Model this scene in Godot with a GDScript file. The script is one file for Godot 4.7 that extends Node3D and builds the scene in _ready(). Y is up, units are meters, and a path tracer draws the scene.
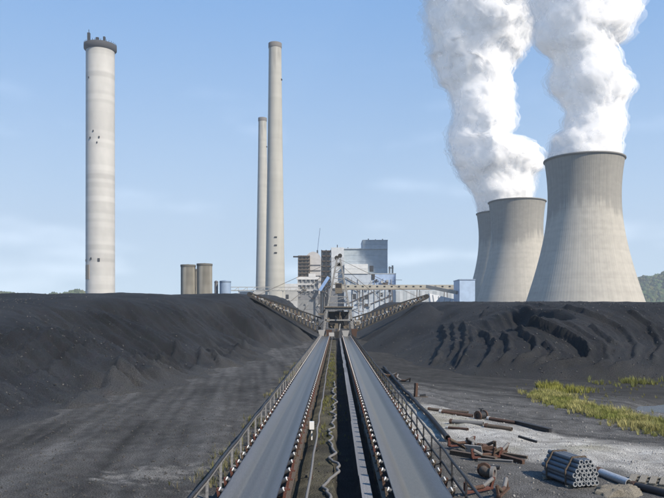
extends Node3D
# A coal yard in front of a power station: world axes in metres, y up, the camera looks along -z.

class MB:
	var v := PackedVector3Array()
	var n := PackedVector3Array()
	var c := PackedColorArray()
	var ix := PackedInt32Array()
	var tint := Color.WHITE
	func vert(p: Vector3, nn: Vector3) -> int:
		v.append(p); n.append(nn); c.append(tint)
		return v.size() - 1
	func quad(a: Vector3, b: Vector3, d: Vector3, e: Vector3):      # anticlockwise seen from outside
		var nn := (b - a).cross(d - a).normalized()
		var i := v.size()
		for p in [a, b, d, e]:
			v.append(p); n.append(nn); c.append(tint)
		ix.append_array([i, i + 2, i + 1, i, i + 3, i + 2])
	func hexa(p: Array):      # 0-3 bottom ring, 4-7 top ring
		quad(p[3], p[2], p[1], p[0]); quad(p[4], p[5], p[6], p[7])
		for k in 4:
			var l := (k + 1) % 4
			quad(p[k], p[l], p[l + 4], p[k + 4])
	func box(o: Vector3, s: Vector3, b := Basis.IDENTITY):
		var h := s * 0.5
		var p := []
		for y in [-1.0, 1.0]:
			for q in [[-1, 1], [1, 1], [1, -1], [-1, -1]]:
				p.append(o + b * Vector3(q[0] * h.x, y * h.y, q[1] * h.z))
		hexa(p)
	func span(x0: float, x1: float, y0: float, y1: float, z0: float, z1: float):
		box(Vector3(x0 + x1, y0 + y1, z0 + z1) * 0.5, Vector3(absf(x1 - x0), absf(y1 - y0), absf(z1 - z0)))
	static func frame(d: Vector3) -> Basis:
		var y := d.normalized()
		var x := y.cross(Vector3.UP if absf(y.y) < 0.95 else Vector3.RIGHT).normalized()
		return Basis(x, y, x.cross(y))
	func bar(a: Vector3, b: Vector3, w: float, t := -1.0):      # a square bar from a to b
		box((a + b) * 0.5, Vector3(w, a.distance_to(b), t if t > 0 else w), frame(b - a))
	func tube(a: Vector3, b: Vector3, r: float, sides := 8, r2 := -1.0, caps := true):
		var f := frame(b - a)
		var rb := r if r2 < 0 else r2
		var s := v.size()
		for k in sides:
			var t := TAU * k / sides
			var o := f.x * cos(t) + f.z * sin(t)
			vert(a + o * r, o); vert(b + o * rb, o)
		for k in sides:
			var i := s + k * 2
			var j := s + (k + 1) % sides * 2
			ix.append_array([i, j, i + 1, j, j + 1, i + 1])
		if caps:
			disc(a, -f.y, r, sides); disc(b, f.y, rb, sides)
	func disc(o: Vector3, up: Vector3, r: float, sides := 8, inner := 0.0):
		var f := frame(up)
		var s := v.size()
		for k in sides:
			var t := TAU * k / sides
			var q := f.x * cos(t) + f.z * sin(t)
			vert(o + q * inner, up); vert(o + q * r, up)
		for k in sides:
			var i := s + k * 2
			var j := s + (k + 1) % sides * 2
			ix.append_array([i, i + 1, j, j, i + 1, j + 1])
	func hollow(a: Vector3, b: Vector3, r: float, ri: float, sides := 12):      # an open pipe with a wall
		tube(a, b, r, sides, -1.0, false)
		tube(a, b, ri, sides, -1.0, false)
		var f := (b - a).normalized()
		disc(a, -f, r, sides, ri); disc(b, f, r, sides, ri)
	func path(pts: Array, r: float, sides := 8):      # a bent round bar, smooth
		var s := v.size()
		var up := Vector3.UP
		for i in pts.size():
			var d: Vector3 = (pts[mini(i + 1, pts.size() - 1)] - pts[maxi(i - 1, 0)]).normalized()
			if absf(d.dot(up)) > 0.9: up = Vector3.RIGHT
			var x := d.cross(up).normalized()
			var z := x.cross(d).normalized()
			up = z
			for k in sides:
				var t := TAU * k / sides
				var o := x * cos(t) + z * sin(t)
				vert(pts[i] + o * r, o)
		for i in pts.size() - 1:
			for k in sides:
				var a := s + i * sides + k
				var b := s + i * sides + (k + 1) % sides
				ix.append_array([a, b, a + sides, b, b + sides, a + sides])
		disc(pts[0], (pts[0] - pts[1]).normalized(), r, sides)
		disc(pts[-1], (pts[-1] - pts[-2]).normalized(), r, sides)
	func sheet(rows: int, cols: int, p: PackedVector3Array, col: PackedColorArray, wrap := false):      # a smooth grid, rows x cols points
		var s := v.size()
		v.append_array(p)
		for i in rows:
			for j in cols:
				var u0 := (j - 1 + cols) % cols if wrap else maxi(j - 1, 0)
				var u1 := (j + 1) % cols if wrap else mini(j + 1, cols - 1)
				var du := p[i * cols + u1] - p[i * cols + u0]
				var dv := p[mini(i + 1, rows - 1) * cols + j] - p[maxi(i - 1, 0) * cols + j]
				n.append(du.cross(dv).normalized())
		if col.size(): c.append_array(col)
		else:
			for i in p.size(): c.append(tint)
		for i in rows - 1:
			for j in (cols if wrap else cols - 1):
				var a := s + i * cols + j
				var b := s + i * cols + (j + 1) % cols
				ix.append_array([a, a + cols, b, b, a + cols, b + cols])
	func mesh(into: ArrayMesh = null, m: Material = null) -> ArrayMesh:
		var a := []
		a.resize(Mesh.ARRAY_MAX)
		a[Mesh.ARRAY_VERTEX] = v; a[Mesh.ARRAY_NORMAL] = n; a[Mesh.ARRAY_COLOR] = c; a[Mesh.ARRAY_INDEX] = ix
		var r := into if into else ArrayMesh.new()
		r.add_surface_from_arrays(Mesh.PRIMITIVE_TRIANGLES, a)
		if m: r.surface_set_material(r.get_surface_count() - 1, m)
		return r

var taken := {}
var M := {}
var rng := RandomNumberGenerator.new()
var n_low := FastNoiseLite.new()
var n_mid := FastNoiseLite.new()
var n_cell := FastNoiseLite.new()

func numbered(called: String) -> String:
	taken[called] = taken.get(called, -1) + 1
	return called if taken[called] == 0 else "%s_%03d" % [called, taken[called]]

func thing(called: String, label: String, category: String, at := Vector3.ZERO, turn := 0.0, group := "") -> Node3D:
	var o := Node3D.new()
	o.name = numbered(called)
	add_child(o, true)
	o.position = at; o.rotation.y = turn
	o.set_meta("label", label); o.set_meta("category", category); o.set_meta("kind", "thing")
	if group: o.set_meta("group", group)
	return o

func solo(called: String, b: MB, m: Material, label: String, category: String, at := Vector3.ZERO, turn := 0.0, group := "") -> MeshInstance3D:
	var o := MeshInstance3D.new()
	o.name = numbered(called)
	o.mesh = b.mesh(); o.material_override = m
	add_child(o, true)
	o.position = at; o.rotation.y = turn
	o.set_meta("label", label); o.set_meta("category", category); o.set_meta("kind", "thing")
	if group: o.set_meta("group", group)
	return o

func part(parent: Node3D, called: String, b: MB, m: Material, at := Vector3.ZERO) -> MeshInstance3D:
	return shared(parent, called, b.mesh(), m, at)

func shared(parent: Node3D, called: String, mesh: Mesh, m: Material = null, at := Vector3.ZERO) -> MeshInstance3D:
	var o := MeshInstance3D.new()
	o.name = called
	o.mesh = mesh
	if m: o.material_override = m
	parent.add_child(o, true)
	o.position = at
	return o

func setting(called: String, b: MB, m: Material, label: String, kind := "structure") -> MeshInstance3D:
	var o := MeshInstance3D.new()
	o.name = numbered(called)
	o.mesh = b.mesh(); o.material_override = m
	add_child(o, true)
	o.set_meta("kind", kind); o.set_meta("label", label)
	return o

func bits(parent: Node3D, called: String, mesh: Mesh, m: Material, where: Array, tints: Array) -> MultiMeshInstance3D:
	var mm := MultiMesh.new()
	mm.transform_format = MultiMesh.TRANSFORM_3D
	mm.use_colors = tints.size() > 0
	mm.mesh = mesh
	mm.instance_count = where.size()
	for i in where.size():
		mm.set_instance_transform(i, where[i])
		if tints.size(): mm.set_instance_color(i, tints[i])
	var o := MultiMeshInstance3D.new()
	o.name = called if parent != self else numbered(called)
	o.multimesh = mm; o.material_override = m
	parent.add_child(o, true)
	o.set_meta("kind", "stuff")
	return o

func lin(r: float, g: float, b: float) -> Color:
	return Color(r, g, b).linear_to_srgb()

func grain(seed_: int, freq: float, lo: float, hi: float, octaves := 5, size := 512) -> NoiseTexture2D:
	var f := FastNoiseLite.new()
	f.seed = seed_; f.frequency = freq; f.fractal_octaves = octaves
	var t := NoiseTexture2D.new()
	t.width = size; t.height = size; t.seamless = true; t.noise = f
	var g := Gradient.new()
	g.set_color(0, Color(lo, lo, lo)); g.set_color(1, Color(hi, hi, hi))
	g.set_offset(0, 0.28); g.set_offset(1, 0.72)
	t.color_ramp = g
	return t

var GR := {}
func mat(called: String, col: Color, rough := 0.9, opt := {}) -> StandardMaterial3D:
	var m := StandardMaterial3D.new()
	m.resource_name = called
	m.albedo_color = col; m.roughness = rough
	m.vertex_color_use_as_albedo = opt.get("vc", true)
	m.metallic = opt.get("metal", 0.0)
	m.metallic_specular = opt.get("spec", 0.4)
	if opt.has("tex"):
		m.albedo_texture = GR[opt.tex]
		m.uv1_triplanar = true
		m.uv1_world_triplanar = opt.get("world", true)
		m.uv1_scale = Vector3.ONE / opt.get("size", 1.0) if not opt.has("stretch") else opt.stretch
	if opt.has("bump"):
		m.heightmap_enabled = true
		m.heightmap_texture = GR[opt.bump]
		m.heightmap_scale = opt.get("relief", 3.0)
		m.uv1_triplanar = true
		m.uv1_world_triplanar = opt.get("world", true)
		m.uv1_scale = Vector3.ONE / opt.get("size", 1.0) if not opt.has("stretch") else opt.stretch
	m.cull_mode = BaseMaterial3D.CULL_DISABLED
	M[called] = m
	return m

func ramp(t: Array, x: float) -> float:      # t: [[x, value], ...]
	if x <= t[0][0]: return t[0][1]
	for i in t.size() - 1:
		if x <= t[i + 1][0]:
			var k: float = (x - t[i][0]) / (t[i + 1][0] - t[i][0])
			k = k * k * (3.0 - 2.0 * k)
			return lerpf(t[i][1], t[i + 1][1], k)
	return t[-1][1]

func smin(a: float, b: float, k: float) -> float:
	var h := clampf(0.5 + 0.5 * (b - a) / k, 0.0, 1.0)
	return lerpf(b, a, h) - k * h * (1.0 - h)

func grey(x: float, warm := 0.0) -> Color:
	return Color(x * (1.0 + warm), x, x * (1.0 - warm * 1.4))

func _ready():
	look()
	paints()
	land()
	piles()
	station()
	towers()
	yard()
	scrap()

# ---------- camera, sky, sun, exposure ----------
func look():
	var cam := Camera3D.new()
	cam.name = "camera"
	cam.projection = Camera3D.PROJECTION_FRUSTUM      # a view camera with its front raised: verticals stay upright
	cam.near = 0.5; cam.far = 20000.0
	cam.size = 0.5 * 498.0 / 700.0
	cam.frustum_offset = Vector2(-4.0 / 700.0, 65.0 / 700.0) * 0.5
	cam.position = Vector3(0, 6, 0)
	add_child(cam)
	cam.current = true
	var e := Environment.new()
	e.tonemap_mode = Environment.TONE_MAPPER_LINEAR
	e.tonemap_exposure = 1.58
	e.background_mode = Environment.BG_SKY
	e.fog_enabled = true; e.fog_density = 0.00015; e.fog_light_color = Color(0.9, 0.95, 1.0)
	e.sdfgi_enabled = true; e.ssao_enabled = true; e.ssil_enabled = true
	var s := ProceduralSkyMaterial.new()
	s.sky_top_color = Color(0.225, 0.465, 0.71)
	s.sky_horizon_color = Color(0.735, 0.81, 0.855)
	s.sky_curve = 0.2
	s.ground_horizon_color = Color(0.5, 0.52, 0.53); s.ground_bottom_color = Color(0.2, 0.2, 0.2)
	s.sun_angle_max = 1.0
	s.sky_cover = cirrus()
	var sky := Sky.new()
	sky.sky_material = s
	e.sky = sky
	var w := WorldEnvironment.new()
	w.name = "environment"
	w.environment = e
	add_child(w)
	var sun := DirectionalLight3D.new()
	sun.name = "sun"
	sun.light_energy = 1.6
	sun.light_color = Color(1.0, 0.955, 0.89)
	sun.light_angular_distance = 0.5
	sun.shadow_enabled = true
	add_child(sun)
	sun.look_at_from_position(Vector3.ZERO, -Vector3(sin(deg_to_rad(45)), tan(deg_to_rad(40)), cos(deg_to_rad(45))))

func cirrus() -> ImageTexture:
	var f := FastNoiseLite.new()
	f.seed = 11; f.frequency = 0.9; f.fractal_octaves = 5
	var g := FastNoiseLite.new()
	g.seed = 4; g.frequency = 0.35; g.fractal_octaves = 3
	var im := Image.create(1024, 512, false, Image.FORMAT_RGBA8)
	for y in range(0, 256):
		var up := (0.5 - (y + 0.5) / 512.0) * PI
		for x in 1024:
			var az := (x + 0.5) / 1024.0 * TAU - PI
			var dir := Vector3(sin(az) * cos(up), sin(up) * 6.0, -cos(az) * cos(up)) * 4.0
			var a := clampf(f.get_noise_3dv(dir) * 1.3 + g.get_noise_3dv(dir) * 0.9 - 0.25, 0.0, 1.0)
			a *= smoothstep(0.42, 0.1, up)
			# two thin banks of cloud seen low over the towers
			for q in [[0.155, 0.113, 0.062, 0.022], [0.44, 0.115, 0.12, 0.05]]:
				var e := Vector2((az - q[0]) / q[2], (up - q[1]) / q[3]).length()
				a = maxf(a, smoothstep(1.1, 0.1, e) * clampf(0.55 + f.get_noise_3dv(dir * 2.0) * 1.0, 0.0, 1.0))
			im.set_pixel(x, y, Color(1, 1, 1, a * 0.3))
	return ImageTexture.create_from_image(im)

# ---------- materials ----------
func paints():
	rng.seed = 7
	n_low.seed = 3; n_low.frequency = 0.02; n_low.fractal_octaves = 4
	n_mid.seed = 9; n_mid.frequency = 0.15; n_mid.fractal_octaves = 4
	n_cell.seed = 5; n_cell.noise_type = FastNoiseLite.TYPE_CELLULAR; n_cell.frequency = 1.0
	n_cell.cellular_return_type = FastNoiseLite.RETURN_DISTANCE; n_cell.fractal_type = FastNoiseLite.FRACTAL_NONE
	GR.fine = grain(1, 0.02, 0.8, 1.0, 6, 1024)
	GR.soil = grain(2, 0.03, 0.58, 1.0, 7, 1024)
	GR.rough = grain(3, 0.05, 0.0, 1.0, 6, 1024)
	GR.soft = grain(4, 0.008, 0.95, 1.0, 5, 512)
	GR.rust = grain(6, 0.03, 0.6, 1.0, 5, 512)
	mat("soil", Color.WHITE, 0.95, {"tex": "soil", "bump": "rough", "size": 2.3, "relief": 4.5, "spec": 0.3})
	mat("coal", Color.WHITE, 0.8, {"tex": "soil", "bump": "rough", "size": 3.6, "relief": 11.0, "spec": 0.4})
	mat("lump", Color.WHITE, 0.7, {"spec": 0.4})
	mat("stone", Color.WHITE, 0.95)
	mat("water", lin(0.20, 0.23, 0.26), 0.25, {"vc": false, "spec": 0.5, "bump": "rough", "size": 1.5, "relief": 6.0})
	mat("grass", Color.WHITE, 0.8, {"spec": 0.2})
	M.grass.backlight_enabled = true; M.grass.backlight = lin(0.08, 0.08, 0.02)
	mat("concrete", Color.WHITE, 0.92, {"tex": "soft", "size": 30.0, "spec": 0.3})
	mat("steam", lin(0.998, 0.998, 0.998), 1.0, {"vc": false, "spec": 0.0})
	M.steam.backlight_enabled = true; M.steam.backlight = Color.WHITE
	for k in 4:
		var m := mat("wisp%d" % k, lin(0.998, 0.998, 0.998), 1.0, {"vc": false, "spec": 0.0})
		m.transparency = BaseMaterial3D.TRANSPARENCY_ALPHA
		m.backlight_enabled = true; m.backlight = Color.WHITE
		m.albedo_color.a = [0.26, 0.2, 0.14, 0.09][k]
	mat("belt", Color.WHITE, 0.42, {"spec": 0.5, "tex": "fine", "stretch": Vector3(3.0, 3.0, 0.12)})
	mat("rust", lin(0.12, 0.07, 0.05), 0.85, {"tex": "rust", "size": 0.8, "bump": "rough", "relief": 0.6})
	mat("red_rust", lin(0.14, 0.056, 0.042), 0.85, {"tex": "rust", "size": 0.6})
	mat("brown_steel", lin(0.13, 0.10, 0.075), 0.8, {"tex": "rust", "size": 0.7})
	mat("dark_steel", lin(0.035, 0.036, 0.04), 0.55, {"tex": "rust", "size": 1.2})
	mat("pale_steel", lin(0.42, 0.42, 0.41), 0.6, {"tex": "fine", "size": 1.5})
	mat("galvanised", lin(0.5, 0.52, 0.54), 0.45, {"metal": 0.5, "tex": "fine", "size": 1.0})
	mat("roller_shell", lin(0.045, 0.047, 0.052), 0.5)
	mat("roller_cap", lin(0.62, 0.62, 0.60), 0.35)
	mat("blue_pipe", lin(0.125, 0.14, 0.16), 0.5, {"tex": "fine", "size": 0.9})
	mat("pipe_end", lin(0.21, 0.22, 0.23), 0.6)
	mat("rubber", lin(0.018, 0.018, 0.02), 0.6)
	mat("mast_grey", lin(0.29, 0.29, 0.285), 0.7, {"tex": "rust", "size": 3.0})
	mat("walk", lin(0.24, 0.24, 0.245), 0.7, {"tex": "fine", "size": 1.5})
	mat("hose", lin(0.17, 0.165, 0.16), 0.75, {"tex": "fine", "size": 0.7})
	mat("burlap", lin(0.40, 0.36, 0.29), 0.95, {"tex": "rust", "size": 0.6, "bump": "rough", "relief": 2.0})
	mat("wood", lin(0.27, 0.245, 0.20), 0.9, {"tex": "rust", "size": 0.7})
	mat("stack", Color.WHITE, 0.9, {"spec": 0.3})
	mat("siding", Color.WHITE, 0.6, {"tex": "soft", "size": 22.0, "spec": 0.4})
	mat("boom_steel", lin(0.19, 0.165, 0.13), 0.7, {"tex": "rust", "size": 2.5})
	mat("boom_dark", lin(0.05, 0.048, 0.045), 0.7, {"tex": "rust", "size": 2.5})
	mat("forest", Color.WHITE, 0.9, {"spec": 0.2})

# ---------- ground ----------
const TOE_LEFT := [[10, -20.0], [35, -17.0], [60, -15.0], [78, -12.0], [105, -9.5], [150, -6.0], [185, -6.0], [420, -9.0]]
const TOE_RIGHT := [[56, 40.0], [64, 14.5], [70, 10.8], [88, 8.2], [135, 6.4], [165, 5.8], [420, 9.0]]
const SAND := [[3.5, 40.0], [6.0, 39.0], [9.0, 33.0], [12.0, 29.0], [15.0, 26.5], [24.0, 22.0]]

func sand_line(x: float) -> float:
	return ramp(SAND, x)

func ground_y(x: float, d: float) -> float:
	var y := n_mid.get_noise_2d(x, d) * 0.09 + n_mid.get_noise_2d(x * 4.0, d * 4.0) * 0.035
	if absf(x) < 1.5 and d < 175.0:      # between the belts: an earth strip and a drain
		var wob := n_mid.get_noise_2d(3.0, d * 2.0) * 0.12
		y = 0.12 + n_mid.get_noise_2d(x * 8.0, d * 3.0) * 0.06
		y = lerpf(y, -0.42, smoothstep(-0.12 + wob, 0.06 + wob, x) * smoothstep(0.86, 0.74, x))
		y = lerpf(y, 0.0, smoothstep(1.0, 1.4, absf(x)))
	elif x > 5.0:
		var f := d - sand_line(x)
		# wheel ruts run beside the pale bank
		var rut := n_mid.get_noise_2d(f * 3.2, x * 0.25)
		y += rut * 0.16 * smoothstep(3.0, 7.0, f) * smoothstep(26.0, 15.0, f)
		y += 0.22 * smoothstep(5.0, 1.0, absf(f)) * (0.6 + n_mid.get_noise_2d(x * 1.5, d * 1.5))
		y -= 0.55 * smoothstep(6.5, 3.0, Vector2((x - 25.6) * 0.85, (d - 45.3) * 1.35).length())
	elif x < -5.0:
		y += n_mid.get_noise_2d((x + d * 0.12) * 2.6, d * 0.18) * 0.12
	var far := smoothstep(90.0, 160.0, d)
	return y * (1.0 - far)

func ground_color(x: float, d: float) -> Color:
	var a := n_mid.get_noise_2d(x * 1.6 + 40.0, d * 1.6)
	var b := n_low.get_noise_2d(x * 3.0, d * 3.0)
	var c := Color(0.138, 0.136, 0.133)
	if absf(x) < 1.5 and d < 175.0:
		var s := smoothstep(0.12, -0.12, x + n_mid.get_noise_2d(3.0, d * 2.0) * -0.12)
		c = Color(0.035, 0.036, 0.042).lerp(Color(0.19, 0.175, 0.12), s * (0.65 + 0.6 * a))
	elif x >= 0.0:
		var f := d - sand_line(x)
		var w := ramp([[5, 8.5], [9, 5.8], [14, 4.4], [24, 4.0]], x)
		c = Color(0.20, 0.196, 0.188)
		var track := n_mid.get_noise_2d(f * 2.4, x * 0.22 + 7.0) + 0.6 * n_mid.get_noise_2d(f * 7.0, x * 0.3 + 37.0)
		c *= 1.0 + track * 0.85 * smoothstep(0.0, 5.0, f)
		c = c.lerp(Color(0.066, 0.064, 0.06), smoothstep(17.0, 30.0, f + b * 8.0) * 0.85)
		var pale := smoothstep(1.2, 0.5, absf(f - 0.5) / w + a * 0.55 + b * 0.35)
		c = c.lerp(Color(0.78, 0.755, 0.70), pale * (0.95 + 0.5 * n_mid.get_noise_2d(x * 6.0, d * 6.0)))
		c = c.lerp(Color(0.33, 0.30, 0.16), pale * smoothstep(0.1, 0.5, n_mid.get_noise_2d(x * 0.8 + 90.0, d * 0.8)) * 0.5)
	else:
		var streak := n_mid.get_noise_2d((x + d * 0.12) * 2.2, d * 0.16)
		c *= 1.0 + streak * 0.5 + b * 0.3 + n_mid.get_noise_2d((x + d * 0.12) * 9.0, d * 0.3) * 0.5
		# spilled ash beside the left conveyor
		var ash := smoothstep(0.3, 0.6, n_mid.get_noise_2d(x * 9.0 + 20.0, d * 9.0) * 1.3 + 1.0 - Vector2((x + 6.6) / 2.3, (d - 26.4 - (x + 6.6) * 0.2) / 1.7).length() * 0.95)
		ash = maxf(ash, smoothstep(0.18, 0.4, n_mid.get_noise_2d(x * 3.0, d * 3.0) - 0.16 * absf(x + 4.9 - 0.012 * d)) * 0.75)
		c = c.lerp(Color(0.36, 0.35, 0.33), clampf(ash, 0.0, 1.0) * 0.85)
	c *= 1.0 + a * 0.3 + n_mid.get_noise_2d(x * 7.0, d * 7.0) * 0.45
	c.a = 1.0
	return c

func steps(list: Array) -> PackedFloat32Array:      # [[from, to, step], ...]
	var r := PackedFloat32Array()
	for q in list:
		var n := int(ceil((q[1] - q[0]) / q[2]))
		for i in n: r.append(lerpf(q[0], q[1], float(i) / n))
	r.append(list[-1][1])
	return r

func field(xs: PackedFloat32Array, ds: PackedFloat32Array, height: Callable, colour: Callable, b: MB):
	var p := PackedVector3Array()
	var c := PackedColorArray()
	for d in ds:
		for x in xs:
			p.append(Vector3(x, height.call(x, d), -d))
			c.append(colour.call(x, d))
	# rows run away from the camera, so du = +x and dv = -z: normals point up
	b.sheet(ds.size(), xs.size(), p, c)

func land():
	var xs := steps([[-4000, -2000, 700], [-2000, -200, 300], [-200, -40, 16], [-40, -20, 1.0], [-20, -1.6, 0.26], [-1.6, 1.6, 0.1], [1.6, 22, 0.22], [22, 45, 0.9], [45, 200, 16], [200, 2000, 300], [2000, 4000, 700]])
	var ds := steps([[-400, -20, 40], [-20, 14, 3.0], [14, 45, 0.22], [45, 80, 0.4], [80, 180, 1.4], [180, 400, 20], [400, 2000, 200], [2000, 4500, 800]])
	var b := MB.new()
	field(xs, ds, ground_y, ground_color, b)
	setting("ground", b, M.soil, "dark coal-dusted ground of the yard with a pale sandy bank on the right")
	# a pool at the right edge
	b = MB.new()
	var ring := []
	for k in 40:
		var t := TAU * k / 40
		var r := 5.2 + n_mid.get_noise_2d(cos(t) * 9.0, sin(t) * 9.0) * 1.6
		ring.append(Vector3(25.6 + cos(t) * r * 1.18, -0.2, -45.3 + sin(t) * r * 0.74))
	for k in 40:
		var i := b.vert(Vector3(25.6, -0.2, -45.3), Vector3.UP)
		b.vert(ring[k], Vector3.UP); b.vert(ring[(k + 1) % 40], Vector3.UP)
		b.ix.append_array([i, i + 1, i + 2])
	setting("water", b, M.water, "still puddle reflecting the sky at the right edge behind the grass")
	hills()

func crown(seed_: int) -> ArrayMesh:
	var b := MB.new()
	var p := PackedVector3Array()
	var nz := FastNoiseLite.new()
	nz.seed = seed_; nz.frequency = 0.9
	for i in 9:
		for j in 12:
			var t := PI * i / 8.0
			var q := Vector3(sin(t) * cos(TAU * j / 12.0), -cos(t) * 0.9, -sin(t) * sin(TAU * j / 12.0))
			p.append(q * (1.0 + nz.get_noise_3dv(q * 2.2) * 0.75))
	b.sheet(9, 12, p, PackedColorArray(), true)
	return b.mesh()

func ridge(xs: PackedFloat32Array, ds: PackedFloat32Array, h: Callable, label: String, wood: String, count: int, seed_: int):
	var b := MB.new()
	field(xs, ds, h, func(_x, _d): return Color(0.05, 0.06, 0.03), b)
	setting("hill", b, M.forest, label)
	var r := RandomNumberGenerator.new()
	r.seed = seed_
	var at := []
	var tint := []
	for k in count:
		var x := r.randf_range(xs[0], xs[-1])
		var d := r.randf_range(ds[0], ds[ds.size() / 2 + 2])
		var y: float = h.call(x, d)
		if y < 6.0: continue
		var s := r.randf_range(5.0, 10.0)
		at.append(Transform3D(Basis(Vector3.UP, r.randf() * TAU).scaled(Vector3(s, s * r.randf_range(0.9, 1.4), s)), Vector3(x, y + s * 0.4, -d)))
		var g := r.randf_range(0.6, 1.3)
		tint.append(Color(0.055 * g * r.randf_range(0.8, 1.4), 0.078 * g, 0.032 * g))
	var o := bits(self, "forest", crown(seed_), M.forest, at, tint)
	o.set_meta("label", wood); o.set_meta("category", "forest")

func hills():
	var right := func(x: float, d: float) -> float:
		return (66.0 + 125.0 * smoothstep(750.0, 1350.0, x)) * smoothstep(1900.0, 2350.0, d) * smoothstep(2900.0, 2400.0, d) * (1.0 + n_low.get_noise_2d(x * 0.12, d * 0.12) * 0.35) - 3.0
	ridge(steps([[560, 1700, 30]]), steps([[1850, 2900, 35]]), right, "wooded hill behind the right cooling tower", "dense dark green woods covering the hill at right", 5200, 21)
	var left := func(x: float, d: float) -> float:
		return (50.0 + n_low.get_noise_2d(x * 0.35, 50.0) * 26.0) * smoothstep(1700.0, 1900.0, d) * smoothstep(2250.0, 1950.0, d) * smoothstep(-520.0, -700.0, x) - 3.0
	ridge(steps([[-1350, -520, 25]]), steps([[1680, 2250, 30]]), left, "low wooded ridge on the skyline at far left", "strip of distant trees left of the tall white chimney", 2600, 22)

# ---------- coal piles ----------
# banks pushed up by the bulldozer: [height, line in plan as (x, distance)], the steep side on the left
const BANKS_RIGHT := [
	[0.5, [Vector2(16.8, 111.8), Vector2(14.6, 93.2), Vector2(11.7, 81.4), Vector2(10.6, 78.6)]],
	[0.3, [Vector2(17.4, 105.2), Vector2(14.9, 86.8), Vector2(12.4, 76.8)]],
	[0.45, [Vector2(18.3, 101.6), Vector2(16.1, 86.7), Vector2(14.4, 79.1), Vector2(12.3, 73.5)]],
	[0.3, [Vector2(17.8, 93.2), Vector2(15.8, 80.6), Vector2(14.0, 75.5), Vector2(12.2, 72.0)]],
	[0.55, [Vector2(18.6, 91.7), Vector2(17.8, 80.8), Vector2(17.0, 75.0), Vector2(15.5, 71.4), Vector2(13.8, 68.8)]],
	[0.4, [Vector2(18.6, 80.9), Vector2(18.2, 73.9), Vector2(17.5, 70.6), Vector2(15.9, 68.5)]],
	[0.5, [Vector2(19.4, 82.9), Vector2(20.3, 77.1), Vector2(20.5, 72.7), Vector2(20.2, 70.3), Vector2(18.6, 68.5), Vector2(16.6, 67.5)]],
	[0.4, [Vector2(21.2, 72.3), Vector2(21.3, 69.0), Vector2(20.4, 67.3), Vector2(18.4, 66.5)]],
	[0.65, [Vector2(20.5, 91.9), Vector2(21.0, 79.8), Vector2(22.4, 76.1), Vector2(23.9, 73.6), Vector2(25.0, 70.3), Vector2(24.6, 68.2), Vector2(24.0, 66.9), Vector2(21.9, 66.1), Vector2(18.3, 65.8)]],
	[0.35, [Vector2(27.5, 76.0), Vector2(27.7, 73.0), Vector2(28.0, 70.2)]],
	[0.35, [Vector2(26.7, 83.7), Vector2(28.6, 78.4), Vector2(30.0, 77.0)]],
	[0.3, [Vector2(29.5, 78.3), Vector2(30.9, 74.8), Vector2(30.3, 70.5), Vector2(27.9, 66.5), Vector2(24.4, 64.6)]],
	[0.3, [Vector2(33.1, 80.2), Vector2(34.0, 75.9), Vector2(32.6, 70.4), Vector2(29.5, 65.7)]],
	[0.25, [Vector2(24.8, 77.6), Vector2(25.9, 74.2), Vector2(26.8, 69.9), Vector2(26.0, 66.8), Vector2(23.7, 65.2)]],
	[0.3, [Vector2(20.8, 100.9), Vector2(22.0, 104.2), Vector2(24.1, 108.9)]],
]
const BANKS_LEFT := [
	[0.5, [Vector2(-16.0, 85.7), Vector2(-14.4, 82.6), Vector2(-12.6, 77.4)]],
	[0.5, [Vector2(-14.7, 139.5), Vector2(-13.2, 134.3), Vector2(-11.6, 130.9)]],
	[0.4, [Vector2(-16.7, 63.0), Vector2(-17.7, 72.5), Vector2(-18.6, 83.6)]],
	[0.35, [Vector2(-16.9, 50.2), Vector2(-18.7, 62.0), Vector2(-19.3, 72.8)]],
	[0.3, [Vector2(-24.8, 51.7), Vector2(-25.0, 61.1), Vector2(-24.9, 73.9)]],
	[0.3, [Vector2(-27.0, 56.2), Vector2(-27.0, 65.0), Vector2(-26.8, 76.2)]],
	[0.3, [Vector2(-21.9, 48.6), Vector2(-22.3, 58.8), Vector2(-22.7, 72.8)]],
	[0.35, [Vector2(-14.1, 67.7), Vector2(-14.8, 75.0), Vector2(-16.5, 84.9)]],
	[0.3, [Vector2(-13.6, 85.8), Vector2(-13.4, 97.5), Vector2(-15.1, 117.4)]],
	[0.3, [Vector2(-16.9, 42.9), Vector2(-17.8, 51.6), Vector2(-18.1, 58.5)]],
]

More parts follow.
